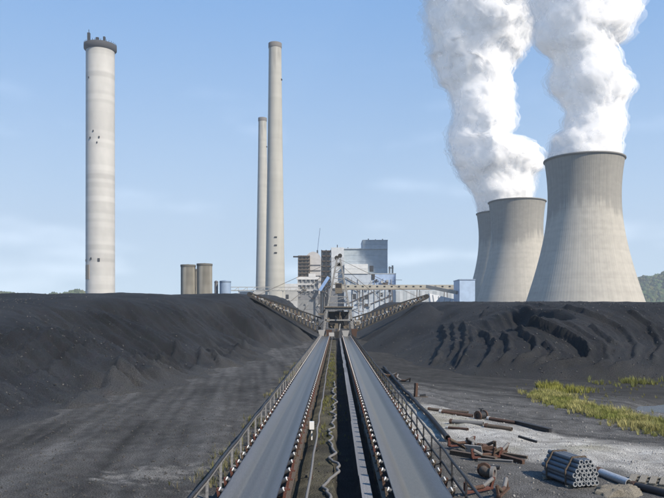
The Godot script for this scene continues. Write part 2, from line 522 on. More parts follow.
func banks(list: Array, x: float, d: float) -> float:
	var q := Vector2(x + n_mid.get_noise_2d(x * 2.0, d * 2.0) * 0.3, d + n_mid.get_noise_2d(x * 2.0 + 60.0, d * 2.0) * 0.3)
	var h := 0.0
	for bank in list:
		var pts: Array = bank[1]
		var near: bool = false
		for p in pts:
			if absf(p.x - q.x) < 9.0 and absf(p.y - q.y) < 14.0:
				near = true
				break
		if not near: continue
		var best := 1e9
		var side := 1.0
		var t := 0.0
		for i in pts.size() - 1:
			var a: Vector2 = pts[i]
			var e: Vector2 = pts[i + 1] - a
			var k := clampf((q - a).dot(e) / e.length_squared(), 0.0, 1.0)
			var o := q - a - e * k
			if o.length_squared() < best:
				best = o.length_squared()
				side = signf(e.x * o.y - e.y * o.x) * (1.0 if pts[0].y > pts[-1].y else -1.0)
				t = (i + k) / (pts.size() - 1.0)
		var s := sqrt(best) * side
		var tall: float = bank[0] * smoothstep(0.0, 0.12, t) * smoothstep(1.0, 0.86, t) * (1.3 + 0.5 * n_mid.get_noise_2d(t * 9.0, bank[0] * 90.0 + pts[0].x))
		h += tall * (exp(-s / 1.1) if s > 0.0 else maxf(0.0, 1.0 + s / 0.3) - 0.3 * exp(s / 1.2) * smoothstep(0.0, -0.4, s))
		# a thinner windrow runs beside each bank
		var s2 := s - 1.35
		h += 0.3 * tall * (exp(-s2 / 0.7) if s2 > 0.0 else maxf(0.0, 1.0 + s2 / 0.3))
		h += 0.06 * sin(s * 7.5) * exp(-absf(s) / 2.2) * smoothstep(0.0, 0.2, t) * smoothstep(1.0, 0.8, t)
	return h

func left_y(x: float, d: float) -> float:
	var wob := n_low.get_noise_2d(x * 1.2, d * 2.2) * 5.5 * smoothstep(30.0, 60.0, d) + n_low.get_noise_2d(d * 5.0, x * 1.5 + 70.0) * 1.8
	var s := ramp(TOE_LEFT, d) - x + wob
	var m := ramp([[20, 0.18], [40, 0.24], [65, 0.33], [100, 0.45], [150, 0.62], [400, 0.62]], d)
	var cap := ramp([[20, 3.2], [40, 4.6], [60, 6.1], [80, 7.3], [100, 8.1], [130, 9.2], [165, 10.4], [230, 12.2], [300, 13.9], [420, 16.5]], d)
	cap += n_low.get_noise_2d(x * 1.1 + 30.0, d * 1.1) * 1.1
	var face := m * s
	# gullies run down the face, wheel tracks along it
	var onface := smoothstep(0.5, 3.0, s) * smoothstep(cap + 2.0, cap - 2.0, face)
	face += onface * (n_low.get_noise_2d((d + x * 0.5) * 6.0, x * 0.9) * 1.0 - absf(n_low.get_noise_2d((d + x * 0.8) * 11.0, x * 1.6 + 9.0)) * 1.3 - absf(n_mid.get_noise_2d((d + x * 0.9) * 2.4, x * 0.35)) * 0.45)
	var h := smin(face, cap, 2.4)
	h += n_mid.get_noise_2d(x + 11.0, d) * 0.12 * smoothstep(0.0, 3.0, s)
	h += banks(BANKS_LEFT, x, d)
	# the cone being built under the stacker's left boom
	var cone := 10.1 - 0.64 * Vector2(x + 20.0, (d - 166.0) * 0.85).length()
	h = -smin(-h, -cone, 1.2)
	return minf(h, 0.25 + s * 0.9) if s < 0.5 else h

func left_c(x: float, d: float) -> Color:
	var k := 0.032 * (1.0 + n_low.get_noise_2d(x * 4.0, d * 2.0) * 0.9 + n_mid.get_noise_2d(x, d) * 0.35)
	var s := ramp(TOE_LEFT, d) - x + n_mid.get_noise_2d(x * 0.9, d * 0.9) * 5.0
	return Color(k * 0.93, k, k * 1.12).lerp(Color(0.10, 0.099, 0.097), smoothstep(5.0, -1.0, s) * 0.8)

func right_s(x: float, d: float) -> float:
	var flank := (x - ramp(TOE_RIGHT, d)) * 1.0
	var front := (d - ramp([[0, 76.0], [9, 73.0], [14, 66.0], [20, 62.5], [30, 63.0], [60, 60.0]], x))
	return smin(flank, front, 5.0) + n_low.get_noise_2d(x * 3.0, d * 3.0) * 1.6

func right_y(x: float, d: float) -> float:
	var s := right_s(x, d)
	var cap := ramp([[60, 7.0], [85, 7.45], [120, 8.0], [165, 8.7], [250, 10.2], [420, 13.0]], d) + n_low.get_noise_2d(x * 1.6, d * 1.6 + 40.0) * 0.55
	var m := ramp([[60, 0.36], [95, 0.42], [130, 0.6], [400, 0.62]], d)
	var h := smin(m * s, cap, 1.6)
	h += banks(BANKS_RIGHT, x, d) * smoothstep(0.0, 1.0, s)
	# a long jagged scarp and hollow below the crest
	var jag := n_mid.get_noise_2d(x * 3.0, 2.0) * 1.6
	var hollow := smoothstep(13.0, 22.0, x) * smoothstep(27.0, 25.6, x + 0.25 * (d - 80.0)) * smoothstep(77.5, 80.5, d + jag) * smoothstep(93.0, 88.0, d + jag)
	h -= hollow * 1.5
	h += absf(n_mid.get_noise_2d(x * 2.4, 44.0)) * 1.1 * smoothstep(84.0, 90.0, d) * smoothstep(100.0, 92.0, d) * smoothstep(16.0, 19.0, x) * smoothstep(30.0, 26.0, x)
	h += n_mid.get_noise_2d(x * 1.3, d * 1.3) * 0.12 * smoothstep(0.0, 3.0, s) + absf(n_mid.get_noise_2d(x * 2.1 + 70.0, d * 2.1)) * 0.2 * smoothstep(1.0, 4.0, s) * smoothstep(6.0, 7.5, h)
	# the dark cone beside the right boom
	var cone := 8.2 - 0.68 * Vector2(x - 15.8, (d - 122.0) * 0.6).length()
	h = -smin(-h, -cone, 0.7)
	return h - 0.2

func right_c(x: float, d: float) -> Color:
	var k := 0.032 * (1.0 + n_low.get_noise_2d(x * 5.0, d * 5.0) * 0.8 + n_mid.get_noise_2d(x + 5.0, d) * 0.4)
	var toe := smoothstep(5.0, 0.5, right_s(x, d) + n_mid.get_noise_2d(x * 0.7, d * 0.7) * 4.0)
	return Color(k * 0.95, k, k * 1.10).lerp(Color(0.07, 0.068, 0.064), toe * 0.7)

func pebble(seed_: int) -> ArrayMesh:
	var b := MB.new()
	var r := RandomNumberGenerator.new()
	r.seed = seed_
	var p := []
	for k in 8:
		var a := TAU * (k % 4) / 4.0 + (0.4 if k > 3 else 0.0)
		p.append(Vector3(cos(a) * r.randf_range(0.6, 1.1), (0.6 if k > 3 else -0.4) * r.randf_range(0.6, 1.2), -sin(a) * r.randf_range(0.6, 1.1)))
	b.hexa(p)
	return b.mesh()

func scatter(parent: Node3D, called: String, n: int, seed_: int, x0: float, x1: float, d0: float, d1: float, h: Callable, s0: float, s1: float, tone: Callable, m: Material):
	var r := RandomNumberGenerator.new()
	r.seed = seed_
	var at := []
	var tint := []
	for k in n:
		var x := r.randf_range(x0, x1)
		var d := d0 * pow(d1 / d0, r.randf())
		var c: Color = tone.call(x, d, r)
		if c.a < 0.5: continue
		var s := s0 * pow(s1 / s0, pow(r.randf(), 2.5))
		at.append(Transform3D(Basis.from_euler(Vector3(r.randf() * 0.8, r.randf() * TAU, r.randf() * 0.8)).scaled(Vector3.ONE * s), Vector3(x, h.call(x, d) + s * 0.2, -d)))
		tint.append(c)
	return bits(parent, called, pebble(seed_), m, at, tint)

func piles():
	var b := MB.new()
	field(steps([[-420, -130, 8], [-130, -70, 1.6], [-70, -30, 0.6], [-30, -10, 0.28], [-10, -2, 0.5]]), steps([[14, 30, 1.2], [30, 110, 0.4], [110, 200, 0.75], [200, 430, 5]]), func(x, d): return left_y(x, d), left_c, b)
	var t := thing("coal_pile", "broad black coal pile filling the left side below the tall white chimney", "coal pile", Vector3.ZERO, 0.0, "coal piles in the yard")
	part(t, "slope", b, M.coal)
	scatter(t, "loose_lumps", 9000, 31, -60, -5, 32, 150, left_y, 0.03, 0.11, func(x, d, r): return grey(0.03 * r.randf_range(0.6, 2.2)) if left_y(x, d) > 0.1 else Color(0, 0, 0, 0), M.lump)
	b = MB.new()
	field(steps([[2, 10, 0.4], [10, 38, 0.2], [38, 48, 0.4], [48, 90, 1.5], [90, 420, 10]]), steps([[57, 62, 0.4], [62, 96, 0.2], [96, 112, 0.5], [112, 200, 0.9], [200, 430, 6]]), right_y, right_c, b)
	t = thing("coal_pile", "black coal pile with curved bulldozed ridges in front of the cooling towers", "coal pile", Vector3.ZERO, 0.0, "coal piles in the yard")
	part(t, "slope", b, M.coal)
	scatter(t, "loose_lumps", 9000, 32, 6, 50, 58, 130, right_y, 0.03, 0.11, func(x, d, r): return grey(0.032 * r.randf_range(0.6, 2.2)) if right_y(x, d) > 0.1 else Color(0, 0, 0, 0), M.lump)

# ---------- chimneys, silos, boiler house ----------
func lathe(prof: Array, sides: int, tone: Callable, b: MB):      # prof: [[radius, y], ...] from the bottom up
	var p := PackedVector3Array()
	var c := PackedColorArray()
	for q in prof:
		for j in sides:
			var a := TAU * j / sides
			p.append(Vector3(cos(a) * q[0], q[1], -sin(a) * q[0]))
			c.append(tone.call(a, q[1]))
	b.sheet(prof.size(), sides, p, c, true)

func chimney(label: String, at: Vector3, height: float, r0: float, r1: float, tone: Callable) -> Node3D:
	var t := thing("chimney", label, "chimney", at, 0.0, "tall concrete chimneys")
	var b := MB.new()
	var prof := []
	for i in 161:
		var k := i / 160.0
		prof.append([lerpf(r0, r1, k if r0 == r1 else 1.0 - pow(1.0 - k, 1.25)), height * k])
	prof.append([r1 * 0.82, height])
	prof.append([r1 * 0.82, height - 12.0])
	lathe(prof, 48, tone, b)
	part(t, "shaft", b, M.stack)
	return t

func station():
	# the wide pale chimney at left
	var pale := func(a: float, y: float) -> Color:
		var band := n_mid.get_noise_2d(floorf(y / 4.6) * 17.0, 2.0) * 0.24 + n_mid.get_noise_2d(floorf(y / 23.0) * 31.0, 4.0) * 0.12
		var k := 0.41 * (1.0 + band + n_mid.get_noise_3d(cos(a) * 12.0, y * 0.35, sin(a) * 12.0) * 0.10)
		return Color(k, k * 0.985, k * 0.94)
	var t := chimney("widest white concrete chimney with a dark platform at its top, far left", Vector3(-249.1, 0, -740), 288.0, 14.9, 14.6, pale)
	var b := MB.new()
	lathe([[14.7, 283.0], [16.7, 285.2], [16.7, 289.6], [14.8, 289.6], [14.8, 284.0]], 48, func(_a, _y): return Color(0.055, 0.055, 0.06), b)
	part(t, "platform", b, M.stack)
	for k in 36:
		b = MB.new()
		var a := TAU * k / 36.0
		b.bar(Vector3(cos(a) * 16.3, 289.5, sin(a) * 16.3), Vector3(cos(a) * 16.3, 291.4, sin(a) * 16.3), 0.35)
		part(t, "railing_post", b, M.dark_steel)
	for q in [[-9.0, 9.0, 2.6, 299.5], [7.5, 10.0, 2.0, 295.0], [1.0, 12.0, 2.8, 293.5]]:
		b = MB.new()
		b.span(q[0] - q[2] / 2, q[0] + q[2] / 2, 286.0, q[3], q[1] - 1.3, q[1] + 1.3)
		if q[3] > 296.0: b.bar(Vector3(q[0], q[3], q[1]), Vector3(q[0], q[3] + 3.5, q[1]), 0.5)
		part(t, "hoist_house", b, M.dark_steel)
	for q in [[-12.0, 62.0, 1.6], [-5.0, 63.6, 1.5], [3.2, 62.2, 2.2], [-6.0, 189.0, 1.3], [-2.5, 196.0, 1.0], [3.5, 189.5, 1.3], [1.5, 184.0, 1.0], [-8.0, 252.0, 1.0]]:
		b = MB.new()
		var z := sqrt(14.9 * 14.9 - q[0] * q[0])
		b.box(Vector3(q[0], q[1], z), Vector3(q[2], q[2] * 1.5, 1.0), Basis(Vector3.UP, asin(q[0] / 14.9)))
		part(t, "port", b, M.dark_steel)
	b = MB.new()
	for k in 4:
		var a: float = -0.95 + k * 0.13
		b.tint = grey(0.9 + 0.1 * (k % 2))
		b.box(Vector3(sin(a) * 14.95, 49.8, cos(a) * 14.95), Vector3(1.95, 15.0, 0.5), Basis(Vector3.UP, a))
	part(t, "louvre_panel", b, mat("louvre", lin(0.26, 0.215, 0.165), 0.8))
	var duct := MB.new()
	# the two slim stacks beside the boiler house
	var tan_ := func(a: float, y: float) -> Color:
		var k := 0.34 * (1.0 + n_mid.get_noise_2d(floorf(y / 3.2) * 13.0, 6.0) * 0.10 + n_mid.get_noise_3d(cos(a) * 9.0, y * 0.12, sin(a) * 9.0) * 0.12)
		k *= lerpf(1.0, 0.8, smoothstep(0.0, 0.25, n_mid.get_noise_3d(cos(a) * 14.0, y * 0.02, sin(a) * 14.0) + (y - 262.0) / 40.0))
		return Color(k, k * 0.985, k * 0.90)
	for q in [["tallest slim grey chimney, with a dark rim, beside the boiler house", Vector3(-60.9, 0, -700), 275.5, 10.4, 6.3], ["shorter-looking slim chimney standing behind the tallest grey one", Vector3(-101.2, 0, -964), 275.0, 10.2, 5.6]]:
		t = chimney(q[0], q[1], q[2], q[3], q[4], tan_)
		b = MB.new()
		lathe([[q[4] + 0.05, q[2] - 4.0], [q[4] + 0.4, q[2] - 3.6], [q[4] + 0.4, q[2] + 0.8], [q[4] - 0.6, q[2] + 0.8], [q[4] - 0.6, q[2] - 3.0]], 40, func(_a, _y): return Color(0.15, 0.145, 0.135), b)
		part(t, "rim", b, M.stack)
		for y in ([82.0, 74.0, 66.5, 240.0] if q[4] > 6.0 else [236.0]):
			b = MB.new()
			var a: float = 0.15 if y < 200.0 else 1.35
			var rr: float = lerpf(q[3], q[4], 1.0 - pow(1.0 - y / q[2], 1.25))
			b.box(Vector3(sin(a) * rr, y, cos(a) * rr), Vector3(2.6, 1.2, 1.2), Basis(Vector3.UP, a))
			part(t, "landing", b, M.dark_steel)
	# storage silos
	var weather := func(a: float, y: float) -> Color:
		var k := 0.20 * (1.0 + n_mid.get_noise_3d(cos(a) * 7.0, y * 0.10, sin(a) * 7.0) * 0.7 + n_mid.get_noise_2d(floorf(y / 2.5) * 11.0, 3.0) * 0.15)
		return Color(k * 1.05, k, k * 0.86)
	for q in [["left one of the two tall weathered concrete silos by the white chimney", Vector3(-84.5, 0, -400), 4.15, 34.0], ["right one of the two tall weathered silos, nearest the boiler house", Vector3(-75.1, 0, -400), 4.35, 34.6], ["silo half hidden in the gap behind the two weathered silos", Vector3(-84.6, 0, -418), 4.1, 32.6]]:
		t = thing("silo", q[0], "silo", q[1], 0.0, "concrete silos")
		b = MB.new()
		var prof := []
		for i in 28: prof.append([q[2], q[3] * i / 27.0])
		prof.append([q[2] * 0.97, q[3] + 0.01]); prof.append([0.01, q[3] + 0.5])
		lathe(prof, 36, weather, b)
		part(t, "barrel", b, M.stack)
		b = MB.new()
		lathe([[q[2] + 0.02, q[3] - 1.1], [q[2] + 0.16, q[3] - 1.1], [q[2] + 0.16, q[3] + 0.1], [q[2] - 0.1, q[3] + 0.1]], 36, func(_a, _y): return Color(0.10, 0.095, 0.085), b)
		part(t, "top_band", b, M.stack)
	for q in [["small blue-grey steel bin on the skyline right of the silos", Vector3(-68.0, 0, -430), 3.5, 26.3, Color(0.20, 0.27, 0.37)], ["narrow grey tank right beside the right silo", Vector3(-73.9, 0, -432), 1.15, 26.2, Color(0.13, 0.13, 0.14)]]:
		t = thing("steel_bin", q[0], "bin", q[1])
		b = MB.new()
		var col: Color = q[4]
		lathe([[q[2], 0.0], [q[2], q[3]], [0.01, q[3] + 0.6]], 10, func(_a, _y): return col, b)
		part(t, "shell", b, M.siding)
		b = MB.new()
		lathe([[q[2] + 0.1, q[3] - 1.0], [q[2] + 0.1, q[3] - 0.3]], 10, func(_a, _y): return col * 0.6, b)
		part(t, "rim", b, M.siding)
	boiler_house()
	galleries()

func block(t: Node3D, called: String, x0: float, x1: float, y0: float, y1: float, z0: float, z1: float, col: Color, bands := 0, dark := 0.78):
	# a clad volume: the wall plus, where the photograph shows them, courses of cladding a little proud of it
	var b := MB.new()
	b.tint = col
	b.span(x0, x1, y0, y1, z0, z1)
	var o := part(t, called, b, M.siding)
	for k in bands:
		b = MB.new()
		var w: float = 1.0 + 0.16 * sin(k * 2.4) - (1.0 - dark) * (k % 2)
		b.tint = Color(col.r * w, col.g * w, col.b * w)
		var h := (y1 - y0) / bands
		b.span(x0 + 0.2, x1 - 0.2, y0 + h * k + 0.12, y0 + h * (k + 1) - 0.12, z1, z1 + 0.22)
		part(o, "cladding_course", b, M.siding)
	return o

func boiler_house():
	# fronts lie near z = 0 of this node
	var t := thing("boiler_house", "tall blue-grey boiler house with stepped roof in the centre background", "power station", Vector3(0, 0, -760))
	var z := -60.0
	block(t, "wall", 8.7, 57.0, 49.6, 77.7, z, -14.0, Color(0.38, 0.44, 0.49), 4, 0.72)
	block(t, "upper_wall", 29.3, 57.0, 77.7, 87.0, z, -13.0, Color(0.37, 0.43, 0.48), 2)
	block(t, "stair_tower", -5.4, 8.7, 34.0, 79.0, z, -8.0, Color(0.44, 0.465, 0.49), 4, 0.93)
	block(t, "bunker_wall", -8.5, 8.5, 0.0, 33.8, z, -9.0, Color(0.17, 0.18, 0.20), 4, 0.7)
	block(t, "lower_wall", 8.7, 65.1, 0.0, 49.4, z, -2.0, Color(0.40, 0.45, 0.51), 5, 0.92)
	block(t, "annex_wall", 8.9, 34.7, 49.6, 60.3, -13.5, -1.0, Color(0.52, 0.535, 0.54), 2, 0.94)
	var b := MB.new()
	b.tint = Color(0.30, 0.40, 0.58)
	b.span(40.0, 64.6, 36.0, 49.0, -1.75, -1.5)
	part(t, "blue_panel", b, M.siding)
	# roof edge pieces
	for q in [[29.0, 57.3, 87.0], [8.4, 29.3, 77.7], [34.7, 65.4, 49.4]]:
		b = MB.new()
		b.tint = Color(0.33, 0.37, 0.41)
		b.span(q[0], q[1], q[2], q[2] + 0.9, -58.0, -12.6 if q[2] > 50.0 else -1.4)
		part(t, "roof_edge", b, M.siding)
	for q in [[36.0, 88.0, 3.0], [44.0, 88.0, 2.2], [52.0, 88.0, 2.6], [13.0, 78.6, 2.4], [21.0, 78.6, 1.6], [1.0, 79.0, 5.0]]:
		b = MB.new()
		b.span(q[0], q[0] + 1.0, q[1] - 1.0, q[1] + q[2], -30.0, -29.0)
		part(t, "roof_vent", b, M.dark_steel)
	# window and louvre openings
	for q in [[39.0, 43.5, 45.0, 3.2, 6.0, -0.9], [36.5, 52.0, 50.0, 4.2, 6.5, -0.6], [17.0, 22.0, 19.0, 5.0, 6.0, -1.6], [31.0, 22.0, 19.0, 4.0, 4.5, -1.6], [48.0, 25.0, 19.0, 3.0, 4.0, -1.6], [57.0, 30.0, 19.0, 3.0, 4.5, -1.6]]:
		b = MB.new()
		b.span(q[0], q[0] + q[3], q[1], q[1] + q[4], -4.0, q[5])
		part(t, "opening", b, M.dark_steel)
	# pipework and trusses in front of the lower wall
	for k in 9:
		b = MB.new()
		var x := 12.0 + k * 6.0
		b.bar(Vector3(x, 12.0, -1.0), Vector3(x, 34.0 + (k % 3) * 5.0, -1.0), 0.6)
		part(t, "pipe", b, M.pale_steel)
	for q in [[10.0, 46.0, 30.0, 35.0], [10.0, 38.0, 26.0, 30.0], [30.0, 14.0, 62.0, 27.0], [12.0, 17.0, 40.0, 30.0]]:
		b = MB.new()
		b.bar(Vector3(q[0], q[1], -0.6), Vector3(q[2], q[3], -0.6), 0.7)
		part(t, "brace", b, M.brown_steel)
	b = MB.new()
	b.tint = Color(0.16, 0.17, 0.18)
	b.span(57.8, 59.6, 49.4, 58.0, -8, -6); b.span(61.0, 62.8, 49.4, 59.2, -8, -6); b.span(57.6, 63.0, 56.0, 57.0, -8.3, -5.7)
	part(t, "vent_stack", b, M.siding)
	# small plant on the walls
	var r := RandomNumberGenerator.new()
	r.seed = 8
	for k in 60:
		b = MB.new()
		var c := Vector3(r.randf_range(9.5, 64.0), r.randf_range(8.0, 48.0), -0.9 + r.randf() * 1.2)
		b.tint = grey(r.randf_range(0.3, 1.4))
		if k % 3 == 0: b.box(c, Vector3(r.randf_range(1.0, 4.5), r.randf_range(0.8, 3.0), 1.0))
		elif k % 3 == 1: b.bar(c, c + Vector3(r.randf_range(-9, 9), r.randf_range(-4, 1), 0), 0.4)
		else: b.bar(c, c + Vector3(0, r.randf_range(-12, -4), 0), 0.35)
		part(t, ["equipment", "pipe", "ladder"][k % 3], b, [M.pale_steel, M.galvanised, M.brown_steel, M.dark_steel][r.randi() % 4])
	# the dark open steelwork left of the stair tower
	var s := thing("boiler_steelwork", "dark open steel frame with floors, left of the pale stair tower", "steel frame", Vector3(-10.8, 0, -760))
	for k in 9:
		b = MB.new()
		b.tint = Color(0.8, 0.7, 0.6)
		b.span(-5.3, 5.3, 30.0 + k * 5.6, 31.1 + k * 5.6, -24, -9)
		part(s, "floor", b, M.brown_steel)
	for x in [-5.0, 0.0, 5.0]:
		for zz in [-23.5, -9.5]:
			b = MB.new()
			b.bar(Vector3(x, 0, zz), Vector3(x, 76.5, zz), 1.0)
			part(s, "column", b, M.dark_steel)
	block(s, "core", -4.2, 4.2, 0, 75.6, -22, -13, Color(0.15, 0.14, 0.13))
	# rounded grey precipitator hood
	s = thing("precipitator", "grey round-topped precipitator casing left of the dark steel frame", "precipitator", Vector3(-25.0, 0, -760))
	b = MB.new()
	b.tint = Color(0.42, 0.415, 0.41)
	var arch := []
	for k in 13:
		var a := PI * k / 12.0
		arch.append(Vector2(-cos(a) * 9.6, 62.0 + sin(a) * 12.5 if k > 0 and k < 12 else 28.0))
	for k in 12:
		b.quad(Vector3(arch[k].x, arch[k].y, -32), Vector3(arch[k].x, arch[k].y, -9), Vector3(arch[k + 1].x, arch[k + 1].y, -9), Vector3(arch[k + 1].x, arch[k + 1].y, -32))
		b.quad(Vector3(arch[k].x, 28, -9), Vector3(arch[k + 1].x, 28, -9), Vector3(arch[k + 1].x, arch[k + 1].y, -9), Vector3(arch[k].x, arch[k].y, -9))
	part(s, "casing", b, M.siding)
	for k in 3:
		b = MB.new()
		b.tint = Color(0.15, 0.15, 0.16)
		b.span(-8.4, 8.4, 47.5 + k * 6.0, 48.3 + k * 6.0, -9.0, -8.2)
		part(s, "walkway", b, M.siding)
	block(s, "base", -16.4, 7.4, 0, 28.0, -30, -8, Color(0.12, 0.125, 0.135), 3, 0.8)
	# scaffold-like stair building at the left end
	s = thing("stair_frame", "open tan stair frame with six landings at the left end of the plant", "steel frame", Vector3(-34.8, 0, -760))
	for k in 7:
		b = MB.new()
		b.tint = Color(3.4, 3.1, 2.4) if k % 2 else Color(2.4, 2.1, 1.6)
		b.span(-6.4, 6.4, 46.2 + k * 3.7, 47.3 + k * 3.7, -8.5, 1.0)
		part(s, "landing", b, M.brown_steel)
	for x in [-6.1, -2.0, 2.2, 6.1]:
		b = MB.new()
		b.bar(Vector3(x, 28.0, -0.4), Vector3(x, 69.0, -0.4), 0.9)
		part(s, "column", b, M.brown_steel)
	block(s, "core", -5.8, 5.8, 28.5, 68.0, -8.2, -3.5, Color(0.22, 0.20, 0.17))
	b = MB.new()
	b.span(-12.0, -6.0, 67.8, 69.4, -6, -4)
	part(s, "jib", b, M.dark_steel)
	# low white floors under it, with the blue chute
	s = thing("crusher_house", "low building with white floor bands and dark gaps below the stair frame", "building", Vector3(-30.0, 0, -752))
	for q in [[-12.3, 11.5, 43.0, 46.0, 0.72], [-11.3, 6.0, 37.0, 39.2, 0.55], [-11.3, 9.0, 30.5, 33.0, 0.45], [0.5, 8.0, 45.9, 49.5, 0.7]]:
		b = MB.new()
		b.tint = grey(q[4] * 0.75)
		b.span(q[0], q[1], q[2], q[3], -6, 0.4)
		part(s, "floor_band", b, M.siding)
	block(s, "core", -11.0, 11.0, 0, 43.0, -8, -1.5, Color(0.20, 0.205, 0.215), 4, 0.85)
	for k in 6:
		b = MB.new()
		b.bar(Vector3(-11 + k * 4.4, 29, 0), Vector3(-11 + k * 4.4, 43.5, 0), 0.7)
		part(s, "column", b, M.pale_steel)
	for k in 34:
		b = MB.new()
		var c := Vector3(r.randf_range(-11.0, 21.0), r.randf_range(9.0, 42.0), 0.3 + r.randf() * 1.5)
		b.tint = grey(r.randf_range(0.4, 1.3))
		if k % 2: b.box(c, Vector3(r.randf_range(0.8, 4.0), r.randf_range(0.6, 2.4), 0.8))
		else: b.bar(c, c + Vector3(r.randf_range(-6, 6), r.randf_range(-6, 1), 0), 0.4)
		part(s, "equipment" if k % 2 else "pipe", b, [M.pale_steel, M.galvanised, M.brown_steel, M.boom_steel][r.randi() % 4])
	var o := thing("blue_chute", "bright blue inclined conveyor chute beside the stacker mast", "chute", Vector3(-12.0, 0, -745))
	b = MB.new()
	b.tint = Color(0.20, 0.32, 0.55)
	b.bar(Vector3(-5.2, 31.0, 0), Vector3(4.2, 45.5, 0), 3.2)
	part(o, "casing", b, M.siding)
	b = MB.new()
	b.bar(Vector3(-4.4, 0.0, -1.5), Vector3(-4.4, 33.0, -1.5), 1.2); b.bar(Vector3(3.4, 0, -1.5), Vector3(3.4, 44.0, -1.5), 1.2)
	part(o, "trestle", b, M.dark_steel)
	# crane behind the roof
	o = thing("tower_crane", "thin lattice crane jib leaning above the roof of the steel frame", "crane", Vector3(-21.0, 0, -790))
	b = MB.new()
	b.bar(Vector3(0, 0, 0), Vector3(0, 78, 0), 1.6)
	part(o, "mast", b, M.dark_steel)
	b = MB.new()
	b.bar(Vector3(0, 77, 0), Vector3(3.0, 103, 0), 0.75)
	part(o, "jib", b, mat("crane_blue", lin(0.16, 0.22, 0.32), 0.6))
	# the long pale service buildings at left
	o = thing("service_building", "long low white building left of the plant behind the coal", "building", Vector3(-80.0, 0, -740))
	block(o, "wall", -22.0, 39.0, 0, 30.0, -20, 0, Color(0.42, 0.42, 0.41), 3, 0.9)
	block(o, "end_wall", 24.0, 39.4, 30.0, 38.0, -20, 0.4, Color(0.5, 0.51, 0.52))
	block(o, "dark_bay", 4.0, 18.0, 12.0, 27.0, -3, 0.9, Color(0.12, 0.11, 0.10))
	for k in 9:
		b = MB.new()
		b.span(-21.0 + k * 6.0, -18.0 + k * 6.0, 22.0, 26.5, -1, 0.5)
		part(o, "window", b, M.dark_steel)

